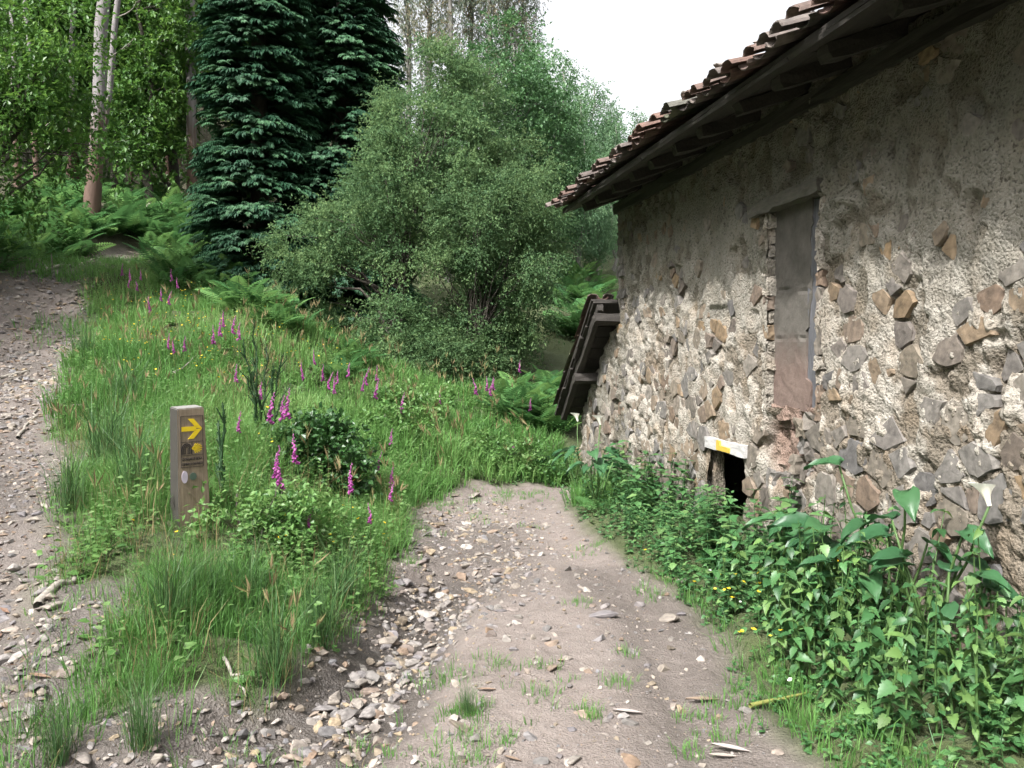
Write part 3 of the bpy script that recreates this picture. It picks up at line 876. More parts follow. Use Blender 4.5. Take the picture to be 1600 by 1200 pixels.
for c in range(11):
    s = S0 - .15; k = 0
    while s < SC + .2:
        for (isc, ds, up) in ((False, 0, .082), (True, .1, .075)):
            jit = random.uniform(-.05, .05) if c < 2 else random.uniform(-.02, .02)
            t = -.07 + c * .33 + jit + (.05 if c == 0 and not isc else 0)
            if t > 3.9: continue
            i = random.randrange(3)
            loc = rp(s + ds + random.uniform(-.012, .012), t, up + c * .004 + random.uniform(0, .015) + (.02 if isc else 0))
            rx = -PT + math.radians(3) + random.uniform(-.05, .05); rz = random.uniform(-.08, .08); ry = random.uniform(-.1, .1)
            if c < 3 and s > 3.0 and ncount < 280:
                obj('roof_tile', (covM if isc else panM)[i], roof, loc, (rx, ry, rz)); ncount += 1
            else:
                Mx = np.array(Matrix.Translation(loc) @ Matrix.Rotation(rz, 4, 'Z') @ Matrix.Rotation(ry, 4, 'Y') @ Matrix.Rotation(rx, 4, 'X'))
                PV, PF = (cov if isc else pan)[i]
                rest.append((PV @ Mx[:3, :3].T + Mx[:3, 3], PF, np.full(len(PV), random.random())))
        s += .2
V, F, R = cat(rest)
tag(obj('roof_tile', mesh('roof_tile', V, F, M['tile'], rnd=R), roof), kind='stuff')

# ------------------------------------------------------------------ lean-to roof beyond the corner
LS = math.atan(0.78)
LO = .33
def lp(s, o, up=0.0):    # point over the lean-to slope
    return Vector((s - up * -math.sin(LS), o, 2.17 - (s - SC) * .78 + up * math.cos(LS)))
lr = house_part('lean_to_roof', (np.array([[*lp(s, o, u)] for u in (.02, .045) for (s, o) in ((SC + .01, LO), (SC + .01, -3), (SL + .16, -3), (SL + .16, LO))]),
    np.array([[0, 1, 2], [0, 2, 3], [4, 6, 5], [4, 7, 6], [0, 4, 5], [0, 5, 1], [1, 5, 6], [1, 6, 2], [2, 6, 7], [2, 7, 3], [3, 7, 4], [3, 4, 0]])), 'oldwood')
nb = 11; step = (SL + .16 - SC) / nb
for j in range(nb):
    s = SC + .01 + j * step
    V, F = rough_box(0, step / math.cos(LS) - .014, -1.2, LO + random.uniform(-.03, .02), -.03, 0, (2, 8, 1), .006, 500 + j)
    o = house_part('board', (V, F), 'oldwood', lr); o.location = lp(s, 0, .018); o.rotation_euler = (0, LS, 0)
Lr = (SL + .16 - SC) / math.cos(LS)
for (o0, w, th) in ((LO - .06, .07, .10), (-.55, .09, .12)):
    V, F = rough_box(0.02, Lr - .05, o0 - w, o0, -.03 - th, -.032, (12, 2, 2), .009, int(o0 * 100) + 600)
    o = house_part('rafter', (V, F), 'oldwood', lr); o.location = lp(SC + .01, 0, .018); o.rotation_euler = (0, LS, 0)
for s in (SC + .06, SC + .98):
    V, F = rough_box(-.06, .06, -1.0, LO - .02, -.24, -.135, (2, 8, 2), .01, int(s * 40))
    o = house_part('purlin', (V, F), 'oldwood', lr); o.location = lp(s, 0, .018); o.rotation_euler = (0, LS * .6, 0)
for j in range(8):
    for c in range(6):
        for isc in (True, False):
            o_ = LO - .05 - j * .2 - (0 if isc else .1)
            L = .02 + c * .37
            if L + .43 > Lr + .15: continue
            loc = lp(SC + .01 + (L + .43) * math.cos(LS) + random.uniform(-.02, .02), o_ + random.uniform(-.01, .01), .09 + random.uniform(0, .02) + (.02 if isc else .01))
            loc.z -= 0
            ob = obj('roof_tile', random.choice(covM if isc else panM), lr, loc, (-math.atan(.78) + .05, random.uniform(-.05, .05), -math.pi / 2 + random.uniform(-.06, .06)))

# ================================================================== SIGNPOST
PB = hit(300, 822)
PN = math.radians(-43.5)                                # azimuth the front faces
post = thing('signpost', 'short tapered wooden waymarker post with a yellow arrow on the bank', 'signpost', (PB[0], PB[1], PB[2] - .02), PN + math.pi / 2)
# local frame: x to the viewer's right, -y towards the viewer, z up
PH = float(pix(300, 637, PB[1])[2] - PB[2] + .02)
def post_mesh():
    x0, x1b, x1t, d = -.09, .155, .098, .14
    bm = bmesh.new()
    pts = [(x0, 0, -.3), (x1b, 0, -.3), (x1b, d, -.3), (x0, d, -.3), (x0 + .002, 0, PH - .006), (x1t, 0, PH), (x1t, d - .02, PH + .012), (x0 + .002, d - .02, PH + .006)]
    vs_ = [bm.verts.new(p) for p in pts]
    for f in ((0, 1, 5, 4), (1, 2, 6, 5), (2, 3, 7, 6), (3, 0, 4, 7), (4, 5, 6, 7), (3, 2, 1, 0)): bm.faces.new([vs_[i] for i in f])
    bmesh.ops.bevel(bm, geom=bm.edges[:], offset=.006, segments=2, affect='EDGES')
    bm.normal_update()
    me = bpy.data.meshes.new('post'); 
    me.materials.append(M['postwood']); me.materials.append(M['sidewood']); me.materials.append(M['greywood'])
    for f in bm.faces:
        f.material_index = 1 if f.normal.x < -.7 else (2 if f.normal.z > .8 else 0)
    bm.to_mesh(me); bm.free()
    return me
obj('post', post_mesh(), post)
SK = .0                                                  # panel origin: top-left of the printed frame
PX0, PX1, PZ1 = -.070, .086, PH - .055
def flat(name, polys, mat, y=-.0035, th=.003, parent=post):
    bm = bmesh.new()
    for poly in polys:
        a = [bm.verts.new((x, y, z)) for x, z in poly]; b = [bm.verts.new((x, y + th, z)) for x, z in poly]
        bm.faces.new(a); n_ = len(a)
        for i in range(n_): bm.faces.new((a[i], b[i], b[(i + 1) % n_], a[(i + 1) % n_]))
    bmesh.ops.recalc_face_normals(bm, faces=bm.faces[:])
    me = bpy.data.meshes.new(name); bm.to_mesh(me); bm.free(); me.materials.append(M[mat])
    return obj(name, me, parent)
W_ = PX1 - PX0
def bar(x0, z0, x1, z1, w=.0022):
    dx, dz = x1 - x0, z1 - z0; L = math.hypot(dx, dz); nx_, nz_ = -dz / L * w / 2, dx / L * w / 2
    return [(x0 + nx_, z0 + nz_), (x0 - nx_, z0 - nz_), (x1 - nx_, z1 - nz_), (x1 + nx_, z1 + nz_)]
z1, z2, z3, z4 = PZ1, PZ1 - .175, PZ1 - .265, PZ1 - .345
fr = flat('sign_frame', [bar(PX0, a, PX1, a) for a in (z1, z2, z3, z4)] + [bar(PX0, z1, PX0, z4), bar(PX1, z1, PX1, z4), bar((PX0 + PX1) / 2, z2, (PX0 + PX1) / 2, z3)], 'signdark')
cx_, cz_ = (PX0 + PX1) / 2, (z1 + z2) / 2
ar = [(-.072, .016), (.016, .016), (-.028, .068), (.012, .068), (.072, 0), (.012, -.068), (-.028, -.068), (.016, -.016), (-.072, -.016)]
# split the concave arrow into convex pieces
A_ = lambda L: [(cx_ + x, cz_ + z) for x, z in L]
flat('arrow', [A_([(-.072, .0155), (-.072, -.0155), (.03, -.0155), (.03, .0155)]), A_([(-.028, .068), (.030, .004), (.072, 0), (.012, .068)]), A_([(-.028, -.068), (.012, -.068), (.072, 0), (.030, -.004)])], 'signyellow', y=-.004)
# scallop shell: rays fanning from the right
bx_, bz_ = PX0 + W_ * .56, (z2 + z3) / 2
rays = []
for k in range(9):
    a = math.radians(-72 + 18 * k); L = .066 - .0007 * abs(k - 4) ** 2
    w0, w1 = .0015, .0030
    ux, uz = math.cos(a), math.sin(a); nx_, nz_ = -uz, ux
    rays.append([(bx_ - nx_ * w0, bz_ - nz_ * w0), (bx_ + ux * L * .85 - nx_ * w1, bz_ + uz * L * .62 - nz_ * w1), (bx_ + ux * L, bz_ + uz * L * .62), (bx_ + ux * L * .85 + nx_ * w1, bz_ + uz * L * .62 + nz_ * w1), (bx_ + nx_ * w0, bz_ + nz_ * w0)])
rays.append([(bx_ + .013 * math.cos(t), bz_ + .011 * math.sin(t)) for t in np.linspace(0, 6.28, 12, endpoint=False)])
flat('shell_emblem', rays, 'signyellow', y=-.004)
# nested arches emblem
arcs = []; ax_, az_ = PX0 + W_ * .25, z3 + .008
for R_, w in ((.032, .007), (.0205, .0055), (.0105, .0045)):
    pts = [(ax_ - R_, az_), (ax_ - R_, az_ + .04)] + [(ax_ + R_ * math.cos(t), az_ + .04 + R_ * .95 * math.sin(t)) for t in np.linspace(math.pi, 0, 9)] + [(ax_ + R_, az_ + .04), (ax_ + R_, az_)]
    for a, b in zip(pts[:-1], pts[1:]):
        if math.hypot(a[0] - b[0], a[1] - b[1]) > 1e-5: arcs.append(bar(*a, *b, w))
flat('arch_emblem', arcs, 'signdark', y=-.004)
def lettering(body, x, z, size, width):
    cu = bpy.data.curves.new('lettering', 'FONT'); cu.body = body; cu.size = size; cu.align_x = 'CENTER'; cu.extrude = .0012
    t = bpy.data.objects.new('lettering', cu); COL.objects.link(t)
    bpy.context.view_layer.update()
    me = bpy.data.meshes.new_from_object(t.evaluated_get(bpy.context.evaluated_depsgraph_get()))
    bpy.data.objects.remove(t)
    me.materials.clear(); me.materials.append(M['signdark'])
    xs = [v.co.x for v in me.vertices]; k = width / (max(xs) - min(xs))
    return obj('lettering', me, post, (x, -.0028, z), (math.pi / 2, 0, 0), (k, 1, 1))
lettering('DONEJAKUE BIDEA', cx_, z4 + .046, .026, W_ * .88)
lettering('CAMINO DE SANTIAGO', cx_, z4 + .012, .026, W_ * .92)
def disc(name, cx, cz, rx, rz, mat): return flat(name, [[(cx + rx * math.cos(t), cz + rz * math.sin(t)) for t in np.linspace(0, 2 * math.pi, 20, endpoint=False)]], mat, y=-.005, th=.004)
disc('metal_disc', .012, z4 - .065, .024, .026, 'discgreen')
disc('sticker', -.047, z4 - .065, .021, .042, 'sticker')

# ================================================================== FOLIAGE BUILDERS
# leaf prototypes along +Y, face up +Z
LEAF4 = (np.array([[0, 0, 0], [.5, .45, .08], [0, 1, -.1], [-.5, .45, .08]]), np.array([[0, 1, 2], [0, 2, 3]]))
def ovate(n=4, w=.36, droop=.22, fold=.12, teeth=.0):
    V = [[0, 0, 0]]; 
    t = np.linspace(0, 1, n + 2)[1:]
    for i, u in enumerate(t):
        ww = w * math.sin(math.pi * min(1, u ** .62)) * (1 + (teeth if i % 2 else -teeth)) if u < 1 else 0
        z = -droop * u * u
        V += [[-ww, u - (.06 if u < .3 else 0), z + fold * ww / w * .5], [0, u, z], [ww, u - (.06 if u < .3 else 0), z + fold * ww / w * .5]]
    F = [[0, 2, 1], [0, 3, 2]]
    for i in range(n):
        a, b = 1 + 3 * i, 4 + 3 * i
        F += [[a, a + 1, b + 1], [a, b + 1, b], [a + 1, a + 2, b + 2], [a + 1, b + 2, b + 1]]
    return np.array(V), np.array(F)
OV3, OV6 = ovate(2), ovate(11, .34, .3, .16, .13)

def unit(n):
    v = rng.normal(size=(n, 3)); return nrm(v)

def leaf_cloud(C, cr, nt, nl, ll, lw, droop=.3, flat_=1.0, up=.8, twig=.5, proto=LEAF4, crnd=None, outward=None):
    """leafy twigs around cluster centres C: nt twigs each with nl leaves"""
    K = len(C)
    td = unit(K * nt); td[:, 2] *= flat_
    if outward is not None: td = td + np.repeat(outward, nt, 0) * .8
    td[:, 2] -= droop * rng.random(K * nt); td = nrm(td)
    base = np.repeat(C, nt, 0) + unit(K * nt) * (rng.random((K * nt, 1)) ** .6) * cr * np.array([1, 1, flat_])
    tl = twig * (.6 + .8 * rng.random(K * nt))
    u = (np.arange(nl) + .5) / nl
    P = base[:, None] + td[:, None] * (u[None, :, None] * tl[:, None, None])
    P[:, :, 2] -= droop * .5 * (u[None] ** 2) * tl[:, None]
    P = (P + rng.normal(size=P.shape) * ll * .25).reshape(-1, 3)
    n = len(P)
    ld = nrm(np.repeat(td, nl, 0) * .7 + unit(n) * .9 + np.array([0, 0, -droop * .6]))
    upv = nrm(unit(n) * (1 - up) * 1.6 + np.array([0, 0, up]))
    S = ll * (.65 + .7 * rng.random(n))
    S3 = np.stack([S * lw / ll, S, S], -1)
    cr_ = rng.random(K) if crnd is None else crnd
    r = np.clip(.55 * np.repeat(cr_, nt * nl) + .45 * rng.random(n), 0, 1)
    return expand(proto[0], proto[1], frames(ld, upv), S3, P, r)

def bend(p0, p1, sag=.1, n=5, wob=.06):
    t = np.linspace(0, 1, n)[:, None]
    L = np.linalg.norm(np.asarray(p1) - np.asarray(p0))
    P = np.asarray(p0) * (1 - t) + np.asarray(p1) * t
    P[:, 2] += sag * L * np.sin(math.pi * t[:, 0])
    P[1:-1] += rng.normal(size=(n - 2, 3)) * wob * L * .5
    return P

def tree(name, label, cat_, base, lobes, leaf, bark, stems=1, trunk_r=.15, ncl=150, cr=.45, nt=6, nl=9, ll=.08, lw=.035,
         group=None, droop=.3, flat_=.8, up=.6, twig=.5, shell=.45, nbr=40, lean=None, sag=.08, gap=0.0):
    """a tree with stems, branches and a crown filling ball-shaped lobes [(centre, radius)] (world space)"""
    base = np.asarray(base, float)
    L = [(np.asarray(c, float) - base, r) for c, r in lobes]
    o = thing(name, label, cat_, base, 0, group)
    w = np.array([r ** 2 for _, r in L]); w = w / w.sum()
    pick = rng.choice(len(L), size=ncl, p=w)
    cen = np.array([L[i][0] for i in pick]); rad = np.array([L[i][1] for i in pick])
    dirs = unit(ncl)
    C = cen + dirs * (rad * (shell + (1 - shell) * rng.random(ncl) ** .5))[:, None]
    if gap:
        kp = vnoise(C[:, 0] * 2.3 + C[:, 1] * .8 + 3, C[:, 2] * 2.5 - C[:, 1] * .7, 84) > gap * smooth(.2, 1.6, C[:, 2]); C, dirs = C[kp], dirs[kp]; ncl = len(C)
    crown = leaf_cloud(C, cr, nt, nl, ll, lw, droop, flat_, up, twig, outward=dirs)
    obj('crown', mesh('crown', *crown[:2], M[leaf], rnd=crown[2]), o)
    allc = np.array([c for c, _ in L]); top = allc[np.argmax(allc[:, 2])]
    mid = allc.mean(0)
    ends = []
    for k in range(stems):
        tgt = (top if k == 0 and stems == 1 else allc[rng.integers(len(allc))] * .5 + mid * .5 + unit(1)[0] * .3)
        if lean is not None and k == 0: tgt = np.asarray(lean) - base
        P = bend(np.array([rng.uniform(-.3, .3) * trunk_r * 2 * (stems > 1), rng.uniform(-.3, .3) * trunk_r * 2 * (stems > 1), -.3]), tgt, 0.0, 9, .05)
        R = trunk_r * np.linspace(1.1, .25, 9) * (1 if k == 0 else rng.uniform(.5, .9)); R[0] *= 1.3
        t_ = tube(P, R, 9)
        obj('trunk', mesh('trunk', *t_, M[bark], smooth_=True), o); ends.append((P, R))
    B = []
    for c in C[rng.permutation(ncl)[:nbr]]:
        P, R = ends[rng.integers(len(ends))]
        i = int(np.clip(np.searchsorted(P[:, 2], c[2] - .35 * np.linalg.norm(c[:2] - P[5][:2]) - .2), 2, 7))
        B.append(tube(bend(P[i], c, sag, 6, .08), R[i] * .45 * np.linspace(1, .12, 6), 4))
    if B:
        V, F, _ = cat(B)
        tag(obj('branches', mesh('branches', V, F, M[bark], smooth_=True), o), kind='stuff')
    return o

def plobes(L, Y, dy=.6):
    """ball lobes from photo pixels (px, py, radius px[, depth offset])"""
    out = []
    for q in L:
        d = q[3] if len(q) > 3 else rng.uniform(-dy, dy)
        out.append((pix(q[0], q[1], Y + d), q[2] * (Y + d) / FPX))
    return out
def on(x, y, dz=0): return np.array([x, y, float(H(x, y)) + dz])

# ================================================================== TREES
b1 = on(-2.55, 16.2)
tree('willow_tree', 'broad grey green willow with a dark trunk in front of the conifers', 'tree', b1,
     plobes([(690, 118, 46), (650, 150, 50), (720, 160, 50), (640, 215, 58), (700, 230, 66), (760, 220, 40), (600, 280, 52), (665, 300, 62), (560, 335, 44), (515, 370, 48), (470, 395, 44), (455, 445, 34), (500, 440, 36), (585, 375, 44), (640, 385, 40, -.9), (530, 490, 30), (620, 515, 50, -1.0), (655, 560, 44, -1.1), (590, 555, 34, -.8)], 16.4, 1.0),
     'willow', 'darkbark', 3, .16, 900, .25, 13, 14, .054, .026, droop=.35, flat_=.7, up=.6, twig=.38, nbr=110, shell=.55, gap=.38)
b2 = on(-1.3, 15.6)
tree('willow_tree', 'dense rounded willow with a forked dark trunk nearest the stone house', 'tree', b2,
     plobes([(805, 255, 44), (770, 285, 50), (835, 300, 40), (790, 335, 58), (845, 355, 34), (735, 345, 50), (810, 400, 58), (755, 405, 48), (840, 425, 30), (700, 420, 36, -.6), (785, 470, 54), (825, 490, 34), (740, 490, 40, .6), (780, 535, 46), (720, 545, 46, -.7), (690, 580, 34, -.9), (745, 578, 38)], 15.8, .9),
     'willow', 'darkbark', 3, .14, 820, .24, 13, 14, .054, .026, droop=.35, flat_=.7, up=.6, twig=.36, nbr=110, shell=.55, gap=.38)

# dark drooping conifers
def frond_proto():
    V, F = [], []
    def strip(p0, d, L, w, dr):
        b = len(V); s = np.array([-d[1], d[0], 0]); s = s / (np.linalg.norm(s) + 1e-9)
        m = np.array(p0) + np.array(d) * L * .5 + np.array([0, 0, -dr * .2])
        V.extend([np.array(p0, float), m - s * w, np.array(p0) + np.array(d) * L + np.array([0, 0, -dr]), m + s * w]); F.extend([[b, b + 1, b + 2], [b, b + 2, b + 3]])
    for i in range(7):
        u = .08 + i * .13
        c = np.array([0, u, .12 * math.sin(u * 2.6) - .30 * u * u])
        for sgn in (-1, 1):
            a = math.radians(58 - 4 * i); strip(c, (sgn * math.sin(a), math.cos(a), -.12), .42 * (1.05 - u * .75), .045, .16)
    strip((0, .75, -.06), (0, 1, -.3), .3, .05, .12); strip((0, 0, 0), (0, 1, .1), .8, .03, .2)
    return np.array(V), np.array(F)
FR = frond_proto()
def conifer(label, base, hgt, rad, seed):
    g = np.random.default_rng(seed)
    o = thing('conifer_tree', label, 'tree', base, 0)
    P, D, S, r = [], [], [], []
    z = .1
    while z < hgt:
        R_ = rad * (1 - (z / hgt)) ** .55
        n_ = int(2 * math.pi * R_ / .52) + 3
        a0 = g.uniform(0, 6.28)
        for k in range(n_):
            a = a0 + 2 * math.pi * (k + g.uniform(-.4, .4)) / n_; zz = z + g.normal() * .36
            lump = 1 + .5 * float(fbm(np.array(a * 1.6), np.array(zz * .7), seed))
            L = R_ * lump * g.uniform(.85, 1.08); tone = g.uniform(.0, .55)
            rise = g.uniform(.0, .18); drop_ = g.uniform(.25, .7)
            side = np.array([-math.sin(a), math.cos(a), 0])
            for m_ in range(21):
                u = .45 + .55 * g.random() ** .7; w = g.uniform(-1, 1) * .36 * (1.15 - u * .5)
                q = L * u
                P.append(np.array([math.cos(a) * q, math.sin(a) * q, zz + rise * L * u - drop_ * max(0, u - .55) ** 2 * 3.2 - abs(w) * .25]) + side * w)
                aa = a + w * 1.3 + g.normal() * .18
                D.append([math.cos(aa), math.sin(aa), .18 - .75 * max(0, u - .6) + g.normal() * .1])
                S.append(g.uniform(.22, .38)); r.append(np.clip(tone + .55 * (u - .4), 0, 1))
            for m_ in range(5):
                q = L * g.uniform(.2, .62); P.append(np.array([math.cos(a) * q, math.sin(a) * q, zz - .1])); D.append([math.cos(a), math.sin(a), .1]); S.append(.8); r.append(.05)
        z += .34 if z < 7.5 else .6
    P, D = np.array(P), np.array(D)
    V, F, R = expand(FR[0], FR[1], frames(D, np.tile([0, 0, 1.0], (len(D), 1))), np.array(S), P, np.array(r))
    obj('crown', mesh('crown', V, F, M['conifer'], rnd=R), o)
    obj('trunk', mesh('trunk', *tube(np.array([[0, 0, -.4], [.05, 0, hgt * .5], [0, .05, hgt * .98]]), np.array([.22, .14, .02]), 8), M['darkbark'], smooth_=True), o)
    return o
conifer('dark green drooping conifer, the left one of the tall pair', on(-5.45, 18.6), 14, 1.25, 3)
conifer('dark green drooping conifer partly behind the willow, right one of the tall pair', on(-3.95, 20.0), 13.5, 1.8, 5)

# eucalyptus trunks in the left wood
def eucmat():
    m, n, l, p = newmat('eucalyptus_bark')
    tc = n.new('ShaderNodeTexCoord'); sp = n.new('ShaderNodeSeparateXYZ'); l.new(tc.outputs['Object'], sp.inputs[0])
    mp = n.new('ShaderNodeMapping'); mp.inputs['Scale'].default_value = (7, 7, .7); l.new(tc.outputs['Object'], mp.inputs[0])
    nz = n.new('ShaderNodeTexNoise'); nz.inputs['Scale'].default_value = 1.6; nz.inputs['Detail'].default_value = 7; l.new(mp.outputs[0], nz.inputs['Vector'])
    h = n.new('ShaderNodeMapRange'); h.inputs[1].default_value = 1.7; h.inputs[2].default_value = 3.4
    l.new(math_(n, l, 'ADD', sp.outputs['Z'], math_(n, l, 'MULTIPLY', math_(n, l, 'SUBTRACT', nz.outputs['Fac'], .5), 5)), h.inputs[0])
    a = ramp(n, [(.05, .028, .02), (.12, .07, .048)]); b = ramp(n, [(.10, .088, .086), (.205, .19, .19)])
    l.new(nz.outputs['Fac'], a.inputs[0]); l.new(nz.outputs['Fac'], b.inputs[0])
    x = n.new('ShaderNodeMix'); x.data_type = 'RGBA'; l.new(h.outputs[0], x.inputs[0]); l.new(a.outputs[0], x.inputs[6]); l.new(b.outputs[0], x.inputs[7])
    l.new(x.outputs[2], p.inputs['Base Color']); p.inputs['Roughness'].default_value = .8
    return m
M['eucbark'] = eucmat()
def trunk_tree(label, b, t, r0, r1, hgt, group=None, crown=True, snags=4):
    base = hit(*b) if len(b) == 2 else on(*b[:2]); Y = base[1]
    top = pix(t[0], t[1], Y); d = (top - base); d = d / d[2] * hgt
    o = thing('eucalyptus_tree', label, 'tree', base, 0, group)
    k = 14; u = np.linspace(0, 1, k)
    P = u[:, None] * d[None] + np.array([0, 0, -.3]) * (u[:, None] == 0); P[1:-1, :2] += rng.normal(size=(k - 2, 2)) * .03
    R = r0 + (r1 - r0) * u ** .7; R[0] *= 1.35
    obj('trunk', mesh('trunk', *tube(P, R, 12), M['eucbark'], smooth_=True), o)
    B = []
    for i in range(snags):
        q = P[0] + d * rng.uniform(.1, .45); a = rng.uniform(-.6, 1.0)
        e = q + np.array([math.cos(a), -.3 * math.sin(a), rng.uniform(.1, .7)]) * rng.uniform(.8, 1.8)
        B.append(tube(bend(q, e, -.1, 8, .035), np.linspace(.02, .005, 8), 5))
    if B:
        for V, F in B: obj('dead_branch', mesh('dead_branch', V, F, M['deadwood'], smooth_=True), o)
    if crown:
        C = P[0] + d * rng.uniform(.62, 1.0, (60, 1)) + unit(60) * np.array([2.2, 2.2, 1.0])
        c = leaf_cloud(C, .7, 6, 9, .2, .05, 1.0, .8, .3, .9)
        obj('crown', mesh('crown', *c[:2], M['eucleaf'], rnd=c[2]), o)
    return o
trunk_tree('thick eucalyptus trunk with pale upper bark and red brown foot beside the track', (140, 348), (163, 0), .19, .12, 22, snags=2)
trunk_tree('slimmer second eucalyptus stem just behind the thick pale trunk', (148, 335), (183, 0), .09, .06, 22, snags=2)
trunk_tree('straight pale eucalyptus trunk at the left edge of the conifers', (302, 330), (297, 0), .17, .12, 22, snags=2)
slim = [(60, 300, 40, 0), (108, 300, 114, 0), (120, 290, 124, 0), (205, 290, 203, 0), (232, 280, 236, 0), (262, 285, 258, 0), (280, 270, 277, 0), (28, 300, 18, 0)]
for k, (a, b, c, d) in enumerate(slim):
    p = hit(a, b)
    trunk_tree('slim grey eucalyptus trunk deep in the left wood, %s from the left edge' % ['second', 'third', 'fourth', 'fifth', 'sixth', 'seventh', 'eighth', 'first'][k], (a, b), (c, d), .075 + .02 * (k % 3), .05, 18, 'slim trunks in the left wood', snags=1)

# leafy trees of the left wood
tree('leafy_tree', 'bright green leafy tree overhanging at the far left edge of the wood', 'tree', on(-10.6, 14.6),
     plobes([(30, 60, 75), (95, 40, 60), (20, 160, 70), (100, 130, 50), (60, 230, 60), (10, 290, 60), (110, 200, 35), (-60, 130, 90), (160, 232, 28), (190, 236, 20), (60, 130, 60)], 14.5, .8),
     'broad', 'darkbark', 2, .10, 260, .38, 6, 8, .10, .055, flat_=.35, up=.8, twig=.5, nbr=60)
tree('leafy_tree', 'pale green leafy tree between the two pale eucalyptus trunks', 'tree', on(-12, 30),
     plobes([(235, 40, 48), (270, 70, 32), (215, 100, 36), (255, 130, 36), (225, 160, 30), (265, 180, 28), (240, 215, 26), (210, 20, 40)], 29, 1.2),
     'broad', 'darkbark', 1, .10, 300, .6, 6, 8, .13, .07, flat_=.3, up=.85, twig=.7, nbr=50)

def generic(seed, name, leaf, hgt, wid, ll, lw, ncl, droop=.3, flat_=.5, up=.7, bark='greybark', low=.3):
    g = np.random.default_rng(seed)
    L = []
    for k in range(11):
        u = low + (1 - low) * (k + .5) / 11
        rr = wid * (1.0 - .75 * ((u - .45) / .6) ** 2) * g.uniform(.55, .75)
        a = g.uniform(0, 6.28); q = wid * .45 * (1 - abs(u - .5)) * g.uniform(.3, 1)
        L.append((np.array([math.cos(a) * q, math.sin(a) * q, u * hgt]), max(.5, rr * .62)))
    o = tree(name, 'x', 'tree', (0, 0, 0), L, leaf, bark, 1, .13 * hgt / 9, ncl, .55, 5, 9, ll, lw, droop=droop, flat_=flat_, up=up, twig=.6, nbr=40)
    return o
def place(protos, spots, label, group):
    ordn = ['first', 'second', 'third', 'fourth', 'fifth', 'sixth', 'seventh', 'eighth']
    for k, (x, y, s) in enumerate(spots):
        pr = protos[k % len(protos)]
        copy_tree(pr, on(x, y, -.1), rng.uniform(0, 6.28), s, label.replace('Nth', ordn[min(k, 7)]), group)
def drop(protos):
    for p in protos:
        for c in list(p.children): bpy.data.objects.remove(c)
        bpy.data.objects.remove(p)
gB = [generic(11, 'leafy_tree', 'broad', 10, 2.6, .17, .10, 260, bark='darkbark', low=.15), generic(12, 'leafy_tree', 'broad', 12, 2.4, .17, .10, 260, bark='darkbark', low=.2)]
spots = []
for k in range(46):
    y = 27 + 34 * (k / 46) + rng.uniform(-1, 1); px = rng.uniform(-250, 330 if k % 2 else 620)
    spots.append(((px - 800) / FPX * y, y, rng.uniform(.8, 1.25)))
place(gB, spots, 'leafy woodland tree on the dark hillside behind the left track', 'trees of the left wood'); 
# slope behind the willows and right of them, seen up to the house eaves
gA = [generic(21, 'alder_tree', 'alder', 9.5, 2.6, .13, .08, 330, low=.15), generic(22, 'alder_tree', 'alder', 10.5, 2.4, .13, .08, 330, low=.15)]
gH = [generic(31, 'birch_tree', 'hazy', 10, 2.3, .13, .07, 330, droop=.9, flat_=.9, up=.4, low=.2), generic(32, 'birch_tree', 'hazy', 9, 2.2, .13, .07, 330, droop=.9, flat_=.9, up=.4, low=.2)]
place(gA, [((p - 800) / FPX * y, y, s) for (p, y, s) in [(640, 30, .6), (700, 27, .62), (760, 25, .62), (860, 32, .72)]], 'mid green alder tree rising behind the willows, Nth from the left', 'alders behind the willows')
place(gH, [((p - 800) / FPX * y, y, s) for (p, y, s) in [(870, 36, .85), (905, 40, .85), (930, 44, .85), (960, 47, .8), (990, 50, .8), (1020, 55, .8), (1060, 60, .7), (885, 52, .95), (945, 60, .95), (840, 45, 1.1), (905, 33, .55), (935, 34, .5), (955, 36, .5)]],
      'slender pale green birch on the far slope beyond the house eaves', 'birches on the far slope')
tree('alder_tree', 'tall layered green tree against the sky right of the willow top', 'tree', on(.1, 27),
     plobes([(800, 60, 32), (780, 105, 45), (825, 110, 36), (770, 160, 50), (830, 165, 46), (860, 175, 30), (800, 215, 56), (850, 235, 50), (770, 250, 50), (880, 260, 36), (820, 290, 60)], 27, 1.0),
     'alder', 'greybark', 1, .15, 420, .5, 6, 9, .11, .07, flat_=.3, up=.8, twig=.6, nbr=70)
# tall eucalyptus tops above the trees
def euc_far(seed):
    g = np.random.default_rng(seed)
    o = thing('eucalyptus_tree', 'x', 'tree', (0, 0, 0))
    P = np.stack([g.normal(size=9) * .1, g.normal(size=9) * .1, np.linspace(-.5, 24, 9)], -1)
    obj('trunk', mesh('trunk', *tube(P, np.linspace(.22, .06, 9), 8), M['greybark'], smooth_=True), o)
    C, B = [], []
    for k in range(130):
        z = g.uniform(6.0, 25); a = g.uniform(0, 6.28); q = g.uniform(.4, 2.0) * (1.15 - abs(z - 18) / 14)
        c = np.array([math.cos(a) * q, math.sin(a) * q, z]); C.append(c)
        B.append(tube(bend(np.array([0, 0, z - q * .9]), c, .05, 4, .06), np.linspace(.05, .01, 4), 4))
    V, F, _ = cat(B); tag(obj('branches', mesh('branches', V, F, M['greybark'], smooth_=True), o), kind='stuff')
    c = leaf_cloud(np.array(C), .55, 8, 11, .22, .06, 1.2, 1.0, .25, .8)
    obj('crown', mesh('crown', *c[:2], M['eucleaf'], rnd=c[2]), o)
    return o
gE = [euc_far(41), euc_far(42)]
